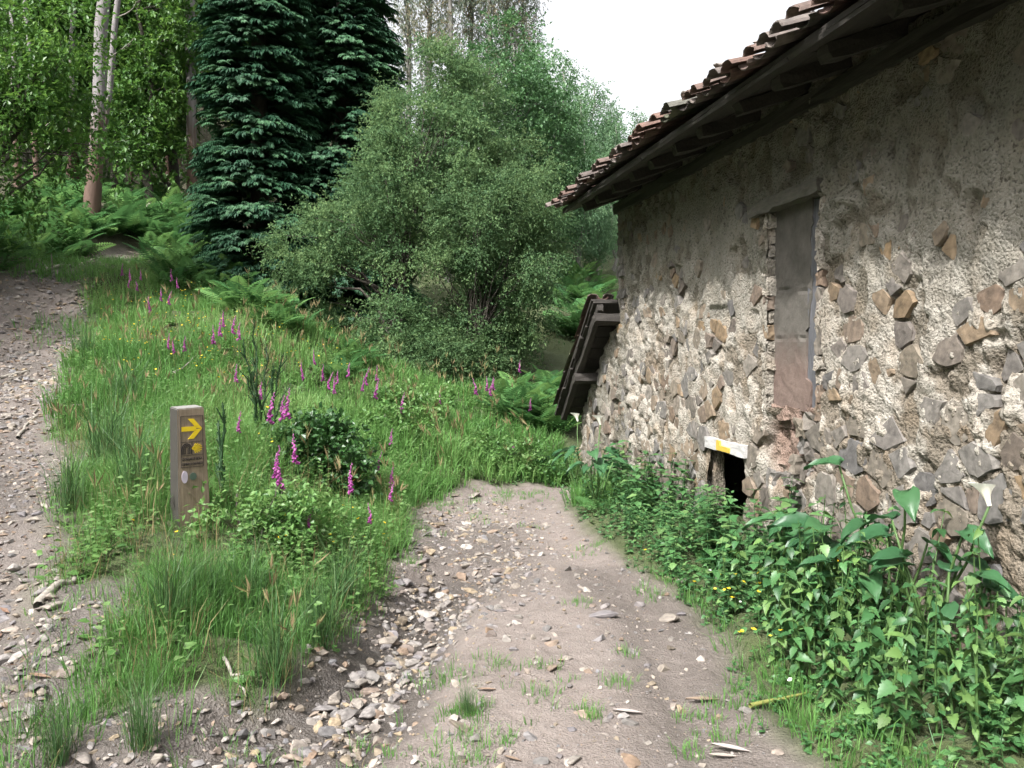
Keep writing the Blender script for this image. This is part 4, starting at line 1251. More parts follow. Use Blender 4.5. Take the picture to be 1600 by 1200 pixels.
place(gE, [((p - 800) / FPX * y, y, s) for (p, y, s) in [(640, 58, 1.0), (672, 62, 1.05), (705, 57, 1.0), (735, 63, 1.05), (765, 58, 1.0), (795, 60, .98), (818, 64, .9)]],
      'tall sparse eucalyptus against the sky above the willow, Nth from the left', 'eucalyptus tops against the sky')
out = [(-13, 2), (-14.5, 6), (-13.5, 10), (-16, 0), (-17, 8), (-12.5, -3), (-15, -6), (-11, -9), (-14, -11), (-8, -14), (-18, 4), (-19, 12), (-17, -3), (-12, -15), (-20, -8), (-15, 13)]
place(gB, [(x, y, .95 + .25 * ((k * 7) % 5) / 5) for k, (x, y) in enumerate(out)], 'leafy tree of the wood beside the left edge of the track', 'trees left of the track')
drop(gB + gA + gH + gE)

def in_view0(x, y): return np.abs(x) < y * .597 * 1.22 + .3
# ================================================================== STONES
def rock_proto(seed, flat_=.6):
    r = random.Random(seed); bm = bmesh.new()
    for _ in range(15):
        v = Vector((r.gauss(0, 1), r.gauss(0, 1), r.gauss(0, 1))).normalized()
        bm.verts.new((v.x * r.uniform(.8, 1.1), v.y * r.uniform(.7, 1) * .8, v.z * flat_ * r.uniform(.75, 1)))
    res = bmesh.ops.convex_hull(bm, input=bm.verts[:])
    bmesh.ops.delete(bm, geom=[v for v in bm.verts if not v.link_faces], context='VERTS')
    bmesh.ops.triangulate(bm, faces=bm.faces[:])
    bm.verts.index_update()
    V = np.array([v.co[:] for v in bm.verts]); F = np.array([[v.index for v in f.verts] for f in bm.faces]); bm.free()
    return V, F
RP = [rock_proto(i, random.choice([.4, .5, .65, .8])) for i in range(16)]
def soft(me_, seg=2):
    bm = bmesh.new(); bm.from_mesh(me_); bmesh.ops.bevel(bm, geom=bm.edges[:], offset=.06, segments=1, affect='EDGES'); bm.to_mesh(me_); bm.free(); return me_
RM = [soft(mesh('stone', V, F, M['rock1'])) for V, F in RP]
def rock(p, size, label, group, sink=.3, name='rock', flat_=None):
    i = rng.integers(len(RM)); sx = size * rng.uniform(.85, 1.2)
    sc = (sx, size * rng.uniform(.7, 1.0), size * (rng.uniform(.55, .95) if flat_ is None else flat_))
    o = obj(name, RM[i], None, (p[0], p[1], p[2] + sc[2] * .5 * (1 - 2 * sink) * .5), (rng.normal() * .18, rng.normal() * .18, rng.uniform(0, 6.28)), sc)
    return tag(o, label, 'stone', group)
named = [
    ((935, 962), .13, 'pale rounded stone humped in the middle of the dirt path'), ((1042, 966), .11, 'tan flat stone at the right edge of the path by the yellow flowers'),
    ((918, 1122), .075, 'pale angular stone beside a grass tuft in the near path'), ((893, 1188), .085, 'flat light grey stone at the bottom edge of the path'),
    ((980, 1194), .075, 'small flat stone right of the light grey one at the picture bottom'), ((990, 1020), .06, 'white chip of stone half way up the near path'),
    ((740, 776), .13, 'pale flat stone lying at the far end of the path'), ((712, 776), .08, 'tan stone left of the pale flat stone at the path end'),
    ((720, 1138), .10, 'yellowish flat stone under the rush tuft on the near path'), ((4, 955), .13, 'large white stone at the left picture edge on the track'),
    ((130, 1182), .11, 'cream coloured stone in grass at the lower left corner'), ((862, 1045), .075, 'pale stone beside a grass patch left of the path middle'),
    ((110, 1052), .075, 'dark grey pointed stone on the bare earth by the track'), ((1050, 905), .09, 'orange brown brick sized stone under the wall side plants'),
    ((1066, 912), .08, 'mossy stone beside the orange brown stone at the plants edge'), ((630, 905), .05, 'small red brick fragment at the foot of the grassy bank')]
for (p, s, lab) in named:
    rock(hit(*p), s, lab, None, sink=.55, flat_=.45)
def poly_pts(poly, n):
    poly = np.array(poly, float); out = []
    lo, hi = poly.min(0), poly.max(0)
    while len(out) < n:
        q = rng.uniform(lo, hi); c = False; j = len(poly) - 1
        for i in range(len(poly)):
            if (poly[i][1] > q[1]) != (poly[j][1] > q[1]) and q[0] < (poly[j][0] - poly[i][0]) * (q[1] - poly[i][1]) / (poly[j][1] - poly[i][1]) + poly[i][0]: c = not c
            j = i
        if c: out.append(q)
    return out
beds = [  # photo polygon, count, stone radius range in photo px, label, group
    ([(640, 940), (700, 960), (660, 1050), (600, 1130), (560, 1200), (440, 1200), (480, 1130), (560, 1060), (590, 990)], 120, (9, 26), 'loose angular stone in the washed out gully at the foot of the bank', 'gully stones'),
    ([(640, 830), (700, 800), (800, 820), (850, 900), (800, 990), (640, 970), (620, 900)], 120, (6, 17), 'loose stone strewn over the stony left half of the path', 'stones on the path'),
    ([(0, 780), (80, 760), (110, 850), (80, 1000), (60, 1180), (0, 1200)], 70, (8, 24), 'loose brown and grey stone on the near part of the left track', 'stones on the near track'),
    ([(0, 600), (70, 620), (100, 760), (0, 790)], 36, (6, 12), 'small stone on the left track beside the fallen branches', 'stones on the upper track'),
    ([(0, 430), (120, 410), (150, 440), (70, 600), (0, 600)], 40, (3, 8), 'small stone on the far upper stretch of the left track', 'stones on the far track'),
    ([(780, 1000), (1000, 1000), (1080, 1180), (700, 1190)], 22, (4, 9), 'small stone pressed into the smooth near path', 'stones pressed into the path'),
    ([(200, 1100), (480, 1100), (480, 1190), (100, 1190)], 34, (6, 16), 'stone scattered on the bare dark earth below the bank', 'stones below the bank')]
alls = []
for poly, n_, (a, b), lab, grp in beds:
    for q in poly_pts(poly, n_):
        p = hit(*q); s = (a + (b - a) * rng.random() ** 1.8) * p[1] / FPX
        alls.append((s / p[1], p, s, lab, grp))
alls.sort(key=lambda v: -v[0])
for _, p, s, lab, grp in alls[:270]: rock(p, s, lab, grp, sink=.35)
small = []
for _, p, s, lab, grp in alls[270:]:
    PV, PF = RP[rng.integers(16)]; c, q = math.cos(s * 999), math.sin(s * 999)
    small.append(((PV * np.array([s, s * .85, s * .7])) @ np.array([[c, q, 0], [-q, c, 0], [0, 0, 1]]) + p + np.array([0, 0, s * .1]), PF, np.full(len(PV), rng.random())))
V, F, R = cat(small)
tag(obj('loose_stones', mesh('loose_stones', V, F, M['rock'], rnd=R)), 'small loose stones among the larger ones on path and track', 'stones', kind='stuff')
# gravel and grit
def gravel():
    P, S = [], []
    def add(n, x0, x1, y0, y1, fn, s0, s1):
        x = rng.uniform(x0, x1, n); y = rng.uniform(y0, y1, n); k = fn(x, y) > rng.random(n)
        x, y = x[k], y[k]; P.append(np.stack([x, y, H(x, y)], -1)); S.append(s0 + (s1 - s0) * rng.random(len(x)) ** 3)
    stony = lambda x, y: (raw_path(x, y) < 0) * (.12 + .88 * (1 - smooth(-.1, .5, seg_dist(x, y, [(-.3, 6, .4), (-.35, 7.4, .5), (-.25, 8.8, .4)]))))
    add(9000, -1.3, 1.5, 2.9, 9, lambda x, y: (raw_path(x, y) < .05) * .9, .003, .011)
    add(700, -1.3, 1.4, 2.9, 9, lambda x, y: (raw_path(x, y) < 0) * .9, .015, .05)
    add(6500, -1.3, 1.4, 3, 10.5, stony, .006, .035)
    add(3000, -1.6, 0, 2.7, 6.3, lambda x, y: (raw_gully(x, y) < .12) * 1.0, .008, .045)
    add(9000, -5.5, -1.3, 2.8, 9, lambda x, y: (raw_track(x, y) < 0) * .8, .008, .04)
    add(20000, -11, -4, 8.5, 22, lambda x, y: (raw_track(x, y) < .1) * .9, .012, .075)
    add(1800, -2.6, -.8, 3, 4.6, lambda x, y: bare_soil(x, y), .005, .03)
    P, S = np.concatenate(P), np.concatenate(S); n = len(P)
    out = []
    for i in range(8):
        m = np.arange(n) % 8 == i; k = m.sum()
        a = rng.uniform(0, 6.28, k); d = np.stack([np.cos(a), np.sin(a), rng.normal(size=k) * .25], -1)
        up_ = nrm(np.array([0, 0, 1.0]) + rng.normal(size=(k, 3)) * .25)
        out.append(expand(RP[i][0], RP[i][1], frames(d, up_), S[m], P[m] + np.array([0, 0, 1]) * (S[m] * .1)[:, None]))
    return cat(out)
V, F, R = gravel()
tag(obj('gravel', mesh('gravel', V, F, M['rock'], rnd=R)), 'fine gravel and grit on the path and the track', 'gravel', kind='stuff')

# brown leaf and bark litter on the track
y = 2.8 + 20 * rng.random(22000); x = rng.uniform(-11, -1.2, 22000); k = (raw_track(x, y) < .15) & in_view0(x, y); x, y = x[k], y[k]; n = len(x)
a = rng.uniform(0, 6.28, n)
V, F, R = expand(LEAF4[0], LEAF4[1], frames(np.stack([np.cos(a), np.sin(a), rng.normal(size=n) * .15], -1), np.tile([0, 0, 1.0], (n, 1)) + rng.normal(size=(n, 3)) * .35), np.stack([.012 + .02 * rng.random(n), .03 + .06 * rng.random(n) ** 2, np.full(n, .03)], -1), np.stack([x, y, H(x, y) + .008], -1))
tag(obj('leaf_litter', mesh('leaf_litter', V, F, M['dryleaf'], rnd=R)), 'brown leaf and bark litter strewn along the left track', 'litter', kind='stuff')

# flat stones laid on the roof tiles
for k in range(14):
    s = 3.6 + k * .47 + rng.uniform(-.1, .1); t = rng.uniform(.12, .5)
    l_ = rp(s, t, .19); w = hw(l_.x, l_.y, l_.z)
    o = obj('roof_stone', RM[k % 16], None, w, (.2, .1, rng.uniform(0, 6)), (rng.uniform(.09, .15), rng.uniform(.08, .12), rng.uniform(.05, .09)))
    tag(o, 'grey stone weighing down the roof tiles along the eave', 'stone', 'stones on the roof tiles')

# ================================================================== GRASS AND HERBS
def in_view(x, y, m=1.22):
    return (np.abs(x) < y * .597 * m + .3)
def house_side(x, y):
    """distance out from the wall plane (positive = in the open)"""
    return (x - HP[0]) * HN[0] + (y - HP[1]) * HN[1]
def grassy(x, y):
    d = np.minimum(np.minimum(raw_path(x, y), raw_gully(x, y)), raw_track(x, y) * .8)
    g = smooth(-.02, .22, d) * (1 - .92 * bare_soil(x, y))
    strip = .8 * smooth(.42, .58, vnoise(x * .8, y * .8, 66)) * smooth(13, 16, y) * (raw_track(x, y) < .3)
    return np.maximum(g, strip) * (house_side(x, y) > .12)
BL = (np.array([[-.5, 0, 0], [.5, 0, 0], [-.36, .0, .55], [.36, .0, .55], [0, .0, 1.0]]), np.array([[0, 1, 3], [0, 3, 2], [2, 3, 4]]))
def blades(P, hgt, wid, lean, mat_rnd, nb, spread):
    n = len(P); N = n * nb
    a = rng.uniform(0, 6.28, N); q = rng.random(N) ** .5
    B = np.repeat(P, nb, 0); sp = np.repeat(spread, nb)
    B = B + np.stack([np.cos(a) * q * sp, np.sin(a) * q * sp, np.zeros(N)], -1)
    h = np.repeat(hgt, nb) * (.5 + .7 * rng.random(N)); w = np.repeat(wid, nb) * (.7 + .6 * rng.random(N))
    le = np.repeat(lean, nb) * rng.random(N) * 1.4
    yaw = rng.uniform(0, 6.28, N)
    V = np.empty((N, 5, 3))
    c, s = np.cos(yaw), np.sin(yaw); ca, sa = np.cos(a), np.sin(a)
    for k in range(5):
        px_, t = BL[0][k][0], BL[0][k][2]
        off = le * h * t * t
        V[:, k, 0] = B[:, 0] + c * px_ * w + ca * off
        V[:, k, 1] = B[:, 1] + s * px_ * w + sa * off
        V[:, k, 2] = B[:, 2] + h * t * (1 - .35 * le * t) - .015 * (t == 0)
    F = BL[1][None] + (np.arange(N) * 5)[:, None, None]
    r = np.clip(np.repeat(mat_rnd, nb) * .6 + .4 * rng.random(N), 0, 1)
    return V.reshape(-1, 3), F.reshape(-1, 3), np.repeat(r, 5)
def scatter(n, y0, y1, fn, powr=1.0, xlim=None):
    y = y0 + (y1 - y0) * rng.random(n) ** powr
    w = y * .597 * 1.38 + .9
    x = rng.uniform(-1, 1, n) * w
    k = (fn(x, y) > rng.random(n))
    if xlim: k &= (x > xlim[0]) & (x < xlim[1])
    x, y = x[k], y[k]
    return np.stack([x, y, H(x, y)], -1)
parts = []
P = scatter(36000, 2.9, 9.5, lambda x, y: grassy(x, y) * (x < .2) * (.25 + .75 * smooth(.35, .55, vnoise(x * 1.7, y * 1.7, 61))), 1.0)
hh = .07 + .36 * vnoise(P[:, 0] * 1.7, P[:, 1] * 1.7, 62) ** 1.6
hh = hh * np.where((np.abs(P[:, 0] - PB[0] - .1) < .32) & (P[:, 1] > PB[1] - 1.0) & (P[:, 1] < PB[1] + .15), .4, 1)
parts.append(blades(P, hh, np.full(len(P), .0048), .35 + .8 * rng.random(len(P)), .25 * rng.random(len(P)) + .75 * vnoise(P[:, 0] * 1.9, P[:, 1] * 1.9, 63), 8, np.full(len(P), .05)))
P = scatter(30000, 8.5, 21, lambda x, y: grassy(x, y) * (x > -15) * (x < 2.0), 1.0)
hh = .12 + .26 * vnoise(P[:, 0], P[:, 1], 64)
parts.append(blades(P, hh, np.full(len(P), .012), np.full(len(P), .6), vnoise(P[:, 0] * .7, P[:, 1] * .7, 65), 7, np.full(len(P), .10)))
P = scatter(5000, 2.7, 6, lambda x, y: grassy(x, y) * (x > .6) * smooth(.95, .6, house_side(x, y) * 0 + .62 + .0 * x) * (house_side(x, y) > .9), 1.0)
parts.append(blades(P, .06 + .10 * rng.random(len(P)), np.full(len(P), .005), np.full(len(P), .7), rng.random(len(P)) * .7, 9, np.full(len(P), .05)))
# small grass tufts growing in the path
tp = []
for (px_, py_, n_, sp_) in [(700, 1060, 26, .22), (760, 1040, 10, .12), (730, 1110, 24, .10), (640, 1170, 30, .3), (740, 1180, 22, .2), (915, 1120, 14, .08), (850, 1045, 8, .08), (970, 1075, 9, .07), (985, 1025, 5, .04), (830, 825, 6, .08), (700, 800, 12, .2), (760, 810, 10, .2), (1130, 1100, 16, .12), (1100, 1130, 10, .1), (860, 1085, 10, .12), (905, 945, 6, .07), (1140, 1150, 12, .1), (800, 780, 12, .3), (1080, 1180, 8, .06), (780, 1160, 10, .15), (720, 778, 26, .3), (780, 772, 34, .32), (850, 772, 24, .22), (695, 795, 18, .2), (655, 830, 12, .12), (645, 880, 12, .1), (1010, 930, 14, .12), (930, 860, 14, .12)]:
    c = hit(px_, py_); q = rng.normal(size=(n_, 2)) * sp_ * .6
    x, y = c[0] + q[:, 0], c[1] + q[:, 1]; tp.append(np.stack([x, y, H(x, y)], -1))
P = np.concatenate(tp)
parts.append(blades(P, .03 + .05 * rng.random(len(P)), np.full(len(P), .004), np.full(len(P), .6), .3 + .5 * rng.random(len(P)), 9, np.full(len(P), .035)))
V, F, R = cat(parts)
tag(obj('grass', mesh('grass', V, F, M['grass'], rnd=R)), 'green grass on the bank, the slope and in tufts on the path', 'grass', kind='stuff')
P = scatter(3200, 3, 9, lambda x, y: grassy(x, y) * (x < -.5) * .8)
V, F, R = blades(P, .2 + .25 * rng.random(len(P)), np.full(len(P), .004), np.full(len(P), .7), rng.random(len(P)), 3, np.full(len(P), .06))
P2 = scatter(500, 2.9, 5, lambda x, y: bare_soil(x, y) + (raw_track(x, y) < .2) * .3)
A2 = blades(P2, .05 + .12 * rng.random(len(P2)), np.full(len(P2), .004), np.full(len(P2), .8), rng.random(len(P2)), 7, np.full(len(P2), .03))
tag(obj('sparse_grass', mesh('sparse_grass', A2[0], A2[1], M['grass'], rnd=A2[2])), 'thin scattered grass on the bare earth and the left track', 'grass', kind='stuff')
tag(obj('dry_grass', mesh('dry_grass', V, F, M['drygrass'], rnd=R)), 'dry straw coloured grass stalks among the green on the bank', 'grass', kind='stuff')

def leafy_stems(P, h, nl, ls, mat, proto=OV3, lean=.25, spiral=2.4):
    """upright stems with leaves all the way up, as one array (leaves only plus thin stems)"""
    n = len(P)
    ld = rng.normal(size=(n, 3)) * lean; ld[:, 2] = 1; ld = nrm(ld)
    u = (np.arange(nl) + .6) / nl
    B = P[:, None] + ld[:, None] * (h[:, None] * u[None])[..., None]
    a = rng.uniform(0, 6.28, (n, 1)) + spiral * np.arange(nl)[None]
    d = np.stack([np.cos(a), np.sin(a), np.full(a.shape, .25) + rng.normal(size=a.shape) * .2], -1)
    S = ls[:, None] * (1.1 - .55 * u[None]) * (.7 + .6 * rng.random((n, nl)))
    r = np.clip(rng.random((n, 1)) * .5 + .5 * rng.random((n, nl)) * 1.0 + .1 * u[None], 0, 1)
    L = expand(proto[0], proto[1], frames(d.reshape(-1, 3), np.tile([0, 0, 1.0], (n * nl, 1)) + rng.normal(size=(n * nl, 3)) * .3), S.ravel(), B.reshape(-1, 3), r.ravel())
    st = (np.array([[-.5, 0, 0], [.5, 0, 0], [0, 0, 1.0]]), np.array([[0, 1, 2]]))
    yaw = rng.uniform(0, 6.28, n); x = np.stack([np.cos(yaw), np.sin(yaw), 0 * yaw], -1)
    R = np.stack([x, np.cross(ld, x), ld], -1)
    T = expand(st[0], st[1], R, np.stack([np.full(n, .006), np.full(n, .006), h], -1), P, np.full(n, .3))
    return cat([L, T])
P = scatter(7500, 3.4, 10, lambda x, y: grassy(x, y) * (x < .1) * smooth(.35, .6, vnoise(x * 1.1 + 4, y * 1.1, 71)) * smooth(3.8, 4.8, y))
nearp = (np.abs(P[:, 0] - PB[0] - .1) < .32) & (P[:, 1] > PB[1] - 1.0) & (P[:, 1] < PB[1] + .15)
P = P[~nearp | (rng.random(len(P)) < .12)]
a = leafy_stems(P, .12 + .28 * rng.random(len(P)), 9, np.full(len(P), .06), 'herb')
P = scatter(6500, 9, 17, lambda x, y: grassy(x, y) * (x < 1.2) * (x > -8) * smooth(.4, .6, vnoise(x * .8 + 9, y * .8, 72)))
b = leafy_stems(P, .10 + .32 * rng.random(len(P)), 8, np.full(len(P), .065), 'herb')
P = scatter(5200, 8.8, 14, lambda x, y: grassy(x, y) * (x < 1.0) * (x > -2.6) * smooth(.3, .5, vnoise(x * 1.3 + 2, y * 1.3, 74)))
c_ = leafy_stems(P, .10 + .30 * rng.random(len(P)) * vnoise(P[:, 0] * 1.5, P[:, 1] * 1.5, 75), 8, np.full(len(P), .06), 'herb')
V, F, R = cat([a, b, c_])
tag(obj('meadow_herbs', mesh('meadow_herbs', V, F, M['herb'], rnd=R)), 'mixed leafy weeds growing through the grass of the bank', 'weeds', kind='stuff')

# low ground cover and undergrowth along the house wall
def wallside(x, y):
    hs_ = house_side(x, y); edge = raw_path(x, y)
    return (hs_ > .1) * (edge > .02) * (x > 0) * (y < 11.3)
P = scatter(9000, 2.7, 11.3, lambda x, y: wallside(x, y) * smooth(-.05, .2, raw_path(x, y)), 1.0, (0, 4))
hs_ = house_side(P[:, 0], P[:, 1])
hgt = .05 + .34 * (1 - smooth(.3, 1.25, hs_)) * (.4 + .8 * vnoise(P[:, 0] * 2, P[:, 1] * 2, 73)) + .04 * rng.random(len(P))
a = leafy_stems(P, hgt, 6, .035 + .03 * (1 - smooth(.3, 1.2, hs_)), 'nettle', lean=.4)
V, F, R = a
tag(obj('undergrowth', mesh('undergrowth', V, F, M['nettle'], rnd=R)), 'dense low leafy ground cover between the path and the house wall', 'undergrowth', kind='stuff')
# buttercups and daisies
def dots(P, s, mat, name, label):
    n = len(P)
    pr = []
    for k in range(5):
        a = 2 * math.pi * k / 5
        pr += [[0, 0, 0], [math.cos(a - .55), math.sin(a - .55), .35], [math.cos(a), math.sin(a), .5], [math.cos(a + .55), math.sin(a + .55), .35]]
    PF = np.array([[4 * k, 4 * k + 1, 4 * k + 2] for k in range(5)] + [[4 * k, 4 * k + 2, 4 * k + 3] for k in range(5)])
    d = np.tile([0, 1.0, 0], (n, 1)) + rng.normal(size=(n, 3)) * .3; up_ = np.tile([0, -.4, 1.0], (n, 1)) + rng.normal(size=(n, 3)) * .3
    V, F, R = expand(np.array(pr), PF, frames(d, up_), s * (.7 + .6 * rng.random(n)), P)
    tag(obj(name, mesh(name, V, F, M[mat], rnd=R)), label, 'flowers', kind='stuff')
pts = []
for (px_, py_, n_, sp_, l_) in [(250, 460, 70, .9, .25), (300, 520, 50, .6, .25), (230, 520, 40, .7, .25), (240, 565, 18, .3, .3), (400, 520, 18, .5, .25), (480, 700, 10, .4, .3), (560, 860, 14, .4, .25), (600, 840, 10, .3, .2), (1180, 960, 22, .28, .22), (1150, 920, 8, .2, .2), (1250, 920, 12, .25, .3), (980, 870, 6, .2, .12), (290, 850, 4, .2, .2), (700, 560, 12, .8, .3), (420, 530, 14, .5, .3), (330, 560, 22, .5, .3), (500, 560, 20, .6, .3)]:
    c = hit(px_, py_, l_ * .8); q = rng.normal(size=(n_, 2)) * sp_; x, y = c[0] + q[:, 0], c[1] + q[:, 1]
    k = grassy(x, y) > .3; x, y = x[k], y[k]
    pts.append(np.stack([x, y, H(x, y) + l_ * rng.uniform(.7, 1.1, len(x))], -1))
P = np.concatenate(pts)
V, F, R = blades(P * np.array([1, 1, 0]) + np.stack([0 * P[:, 0], 0 * P[:, 0], H(P[:, 0], P[:, 1])], -1), (P[:, 2] - H(P[:, 0], P[:, 1])) / .85, np.full(len(P), .003), np.zeros(len(P)), np.full(len(P), .5), 1, np.zeros(len(P)))
dots(P, .011, 'yellow', 'buttercups', 'small yellow buttercups dotted over the bank and beside the path')
tag(obj('flower_stalks', mesh('flower_stalks', V, F, M['stem'], rnd=R)), 'thin green stalks of the small yellow flowers', 'stalks', kind='stuff')
P = scatter(60, 2.9, 5.5, lambda x, y: wallside(x, y) * (raw_path(x, y) > .15), 1.0, (0, 4)); P[:, 2] += .12
dots(P, .009, 'white', 'daisies', 'tiny white flowers in the low green beside the path')

# tall grass going to seed
P = scatter(5200, 3.6, 15, lambda x, y: grassy(x, y) * (x < .3) * smooth(.35, .6, vnoise(x * 1.2 + 7, y * 1.2, 81)))
n = len(P); h = .28 + .34 * rng.random(n)
A_s = blades(P, h / .85, np.full(n, .0035) * (1 + P[:, 1] * .06), np.full(n, .25), np.full(n, .8), 1, np.zeros(n))
tip = A_s[0].reshape(n, 5, 3)[:, 4]; base_ = A_s[0].reshape(n, 5, 3)[:, 2]
d = nrm(tip - base_ + rng.normal(size=(n, 3)) * .02)
hd = expand(LEAF4[0], LEAF4[1], frames(np.repeat(d, 3, 0) + rng.normal(size=(3 * n, 3)) * .25, unit(3 * n)), np.stack([np.full(3 * n, .012), np.repeat(.07 + .05 * rng.random(n), 3), np.full(3 * n, .02)], -1) * np.repeat(1 + P[:, 1] * .03, 3)[:, None], np.repeat(tip - d * .06, 3, 0), rng.random(3 * n))
V, F, R = cat([(A_s[0], A_s[1], np.full(len(A_s[0]), .9)), hd])
tag(obj('seeding_grass', mesh('seeding_grass', V, F, M['drygrass'], rnd=R)), 'tall pale grass stalks with seed heads over the bank', 'grass', kind='stuff')

# rushes
def rush_mesh(seed, n, h, tilt):
    g = np.random.default_rng(seed)
    global rng
    old = rng; rng = g
    P = np.zeros((n, 3)); P[:, :2] = g.normal(size=(n, 2)) * .06
    V, F, R = blades(P, np.full(n, h), np.full(n, .0055), np.full(n, tilt), g.random(n), 1, np.full(n, .02))
    rng = old
    return mesh('stems', V, F, M['rush'], rnd=R), (lambda Q: mesh('dead_stems', *blades(Q, np.full(len(Q), h * .5), np.full(len(Q), .005), np.full(len(Q), 1.0), g.random(len(Q)), 1, np.full(len(Q), .03))[:2], M['drygrass']))(P[:max(8, n // 6)])
RUS = [rush_mesh(i, 150, .62, .45) for i in range(3)]
def rush(p, s, label, group=None):
    o = thing('rush_clump', label, 'rushes', p, rng.uniform(0, 6.28), group); o.scale = (s,) * 3
    a, b = RUS[rng.integers(3)]
    obj('stems', a, o); obj('dead_stems', b, o)
    return o
for (q, s, lab) in [((265, 985), .75, 'dark rush clump on the near bank directly below the post'), ((320, 960), .7, 'rush clump on the near bank right of the post foot'),
                    ((170, 740), 1.25, 'tall green rush clump left of the post'), ((215, 780), 1.1, 'broad rush clump touching the left side of the post'),
                    ((130, 570), 1.2, 'grey green rush clump at the track edge higher up'), ((110, 800), .8, 'yellowing rush clump at the edge of the left track'),
                    ((430, 1070), .75, 'rush clump with brown stems at the corner above the gully'), ((500, 1010), .8, 'green rush clump on the bank beside the gully'),
                    ((730, 1120), .28, 'small rush tuft growing in the near path'), ((220, 1170), .55, 'rush tuft at the bottom left of the picture'), ((90, 1190), .5, 'grass like rush tuft in the lower left corner'),
                    ((390, 960), .7, 'rush clump leaning over the lower bank'), ((540, 950), .75, 'rush clump at the edge of the bank over the path'), ((195, 640), 1.1, 'rush clump halfway up the bank beside the track')]:
    rush(hit(*q), s, lab)

# ferns
def frond(n=13, L=1.0, w=.26, fine=False):
    V, F = [], []
    ax = lambda u: np.array([0, u * L * (1 - .12 * u), .55 * u * L * (1 - .75 * u)])
    for i in range(n):
        u = .14 + .86 * i / n; c = ax(u); ww = w * (math.sin(math.pi * min(1, .18 + u * .82)) ** .8) * (1.1 - .4 * u)
        for sg in (-1, 1):
            d = np.array([sg * .93, .36, -.10]); b = len(V); t = np.array([0, 1, .1]) * L / n * .5
            if not fine:
                V.extend([c, c + d * ww * .45 - t * .8, c + d * ww, c + d * ww * .45 + t * .8]); F.extend([[b, b + 1, b + 2], [b, b + 2, b + 3]])
            else:
                m = 6
                for k in range(m):
                    v = k / m; p0 = c + d * ww * v; e = ww * .24 * (1 - v * .75)
                    for s2 in (-1, 1):
                        b = len(V); V.extend([p0, p0 + d * ww / m * 1.0, p0 + d * e * .55 + np.array([0, 1, 0]) * s2 * e * .9]); F.append([b, b + 1, b + 2])
    b = len(V); pts = [ax(u) for u in np.linspace(0, 1, 6)]
    for p in pts: V.extend([p + np.array([-.006, 0, 0]), p + np.array([.006, 0, 0])])
    for i in range(5): F.extend([[b + 2 * i, b + 2 * i + 1, b + 2 * i + 3], [b + 2 * i, b + 2 * i + 3, b + 2 * i + 2]])
    return np.array(V, float), np.array(F)
FN, FNf = frond(), frond(15, 1.0, .24, True)
def fern_mesh(seed, n, k=FN):
    g = np.random.default_rng(seed); a = g.uniform(0, 6.28) + np.arange(n) * 2.4 + g.normal(size=n) * .3
    d = np.stack([np.cos(a), np.sin(a), g.uniform(.0, .6, n)], -1)
    V, F, R = expand(k[0], k[1], frames(d, np.tile([0, 0, 1.0], (n, 1)) + g.normal(size=(n, 3)) * .2), g.uniform(.6, 1.05, n), np.zeros((n, 3)), g.random(n))
    return mesh('fern', V, F, M['fern'], rnd=R)
FM = [fern_mesh(i, 9) for i in range(5)]
def fern(p, s, label, group):
    return tag(obj('fern', FM[rng.integers(5)], None, p, (0, 0, rng.uniform(0, 6.28)), s), label, 'fern', group)
def fern_patch(poly, n, s0, s1, label, group):
    for q in poly_pts(poly, n):
        p = hit(*q)
        if raw_path(p[0], p[1]) < .1: continue
        fern(p, rng.uniform(s0, s1), label, group)
fern_patch([(225, 385), (300, 360), (420, 440), (400, 500), (330, 470), (260, 450)], 60, .6, 1.0, 'feathery bracken fern on the crest of the bank below the conifers', 'bracken on the bank crest')
fern_patch([(-160, 330), (0, 320), (120, 325), (190, 370), (130, 402), (0, 425), (-160, 470)], 120, .7, 1.2, 'bracken fern on the left verge under the leafy trees', 'bracken left of the track')
fern_patch([(0, 280), (150, 290), (330, 310), (320, 372), (200, 378)], 90, .7, 1.2, 'bracken fern on the wood floor between the eucalyptus trunks', 'bracken in the wood')
fern_patch([(740, 635), (870, 600), (900, 640), (890, 690), (820, 670)], 50, .5, .85, 'tall bracken fern on the slope left of the lean-to roof', 'bracken beside the lean-to')
fern_patch([(870, 430), (960, 430), (960, 520), (900, 560), (870, 520)], 50, .7, 1.2, 'bracken fern on the far slope under the house eaves', 'bracken on the far slope')
fern_patch([(490, 545), (560, 545), (560, 590), (520, 600)], 9, .5, .8, 'arching fern among foxgloves in front of the willow', 'ferns in front of the willow')
fern_patch([(400, 450), (480, 490), (470, 540), (400, 500)], 14, .5, .8, 'fern at the shaded edge below the right conifer', 'ferns below the right conifer')
FF = mesh('frond', FNf[0], FNf[1], M['fern'], rnd=np.full(len(FNf[0]), .6))
def near_fern(q, s, label, n=6):
    p = hit(*q); o = thing('fern', label, 'fern', p, rng.uniform(0, 6.28)); o.scale = (s,) * 3
    for k in range(n):
        obj('frond', FF, o, (0, 0, 0), (rng.uniform(-.15, .35), rng.normal() * .15, k * 6.28 / n + rng.normal() * .3), rng.uniform(.7, 1.05))
near_fern((1125, 905), .42, 'pale green fern beside the wall plants under the cellar opening')
near_fern((1250, 890), .34, 'small fern spray among the leaves below the broken sill')
near_fern((935, 800), .4, 'small fern at the far corner of the wall side plants', 5)
near_fern((345, 420), .9, 'bright yellow green fern at the foot of the left conifer', 8)

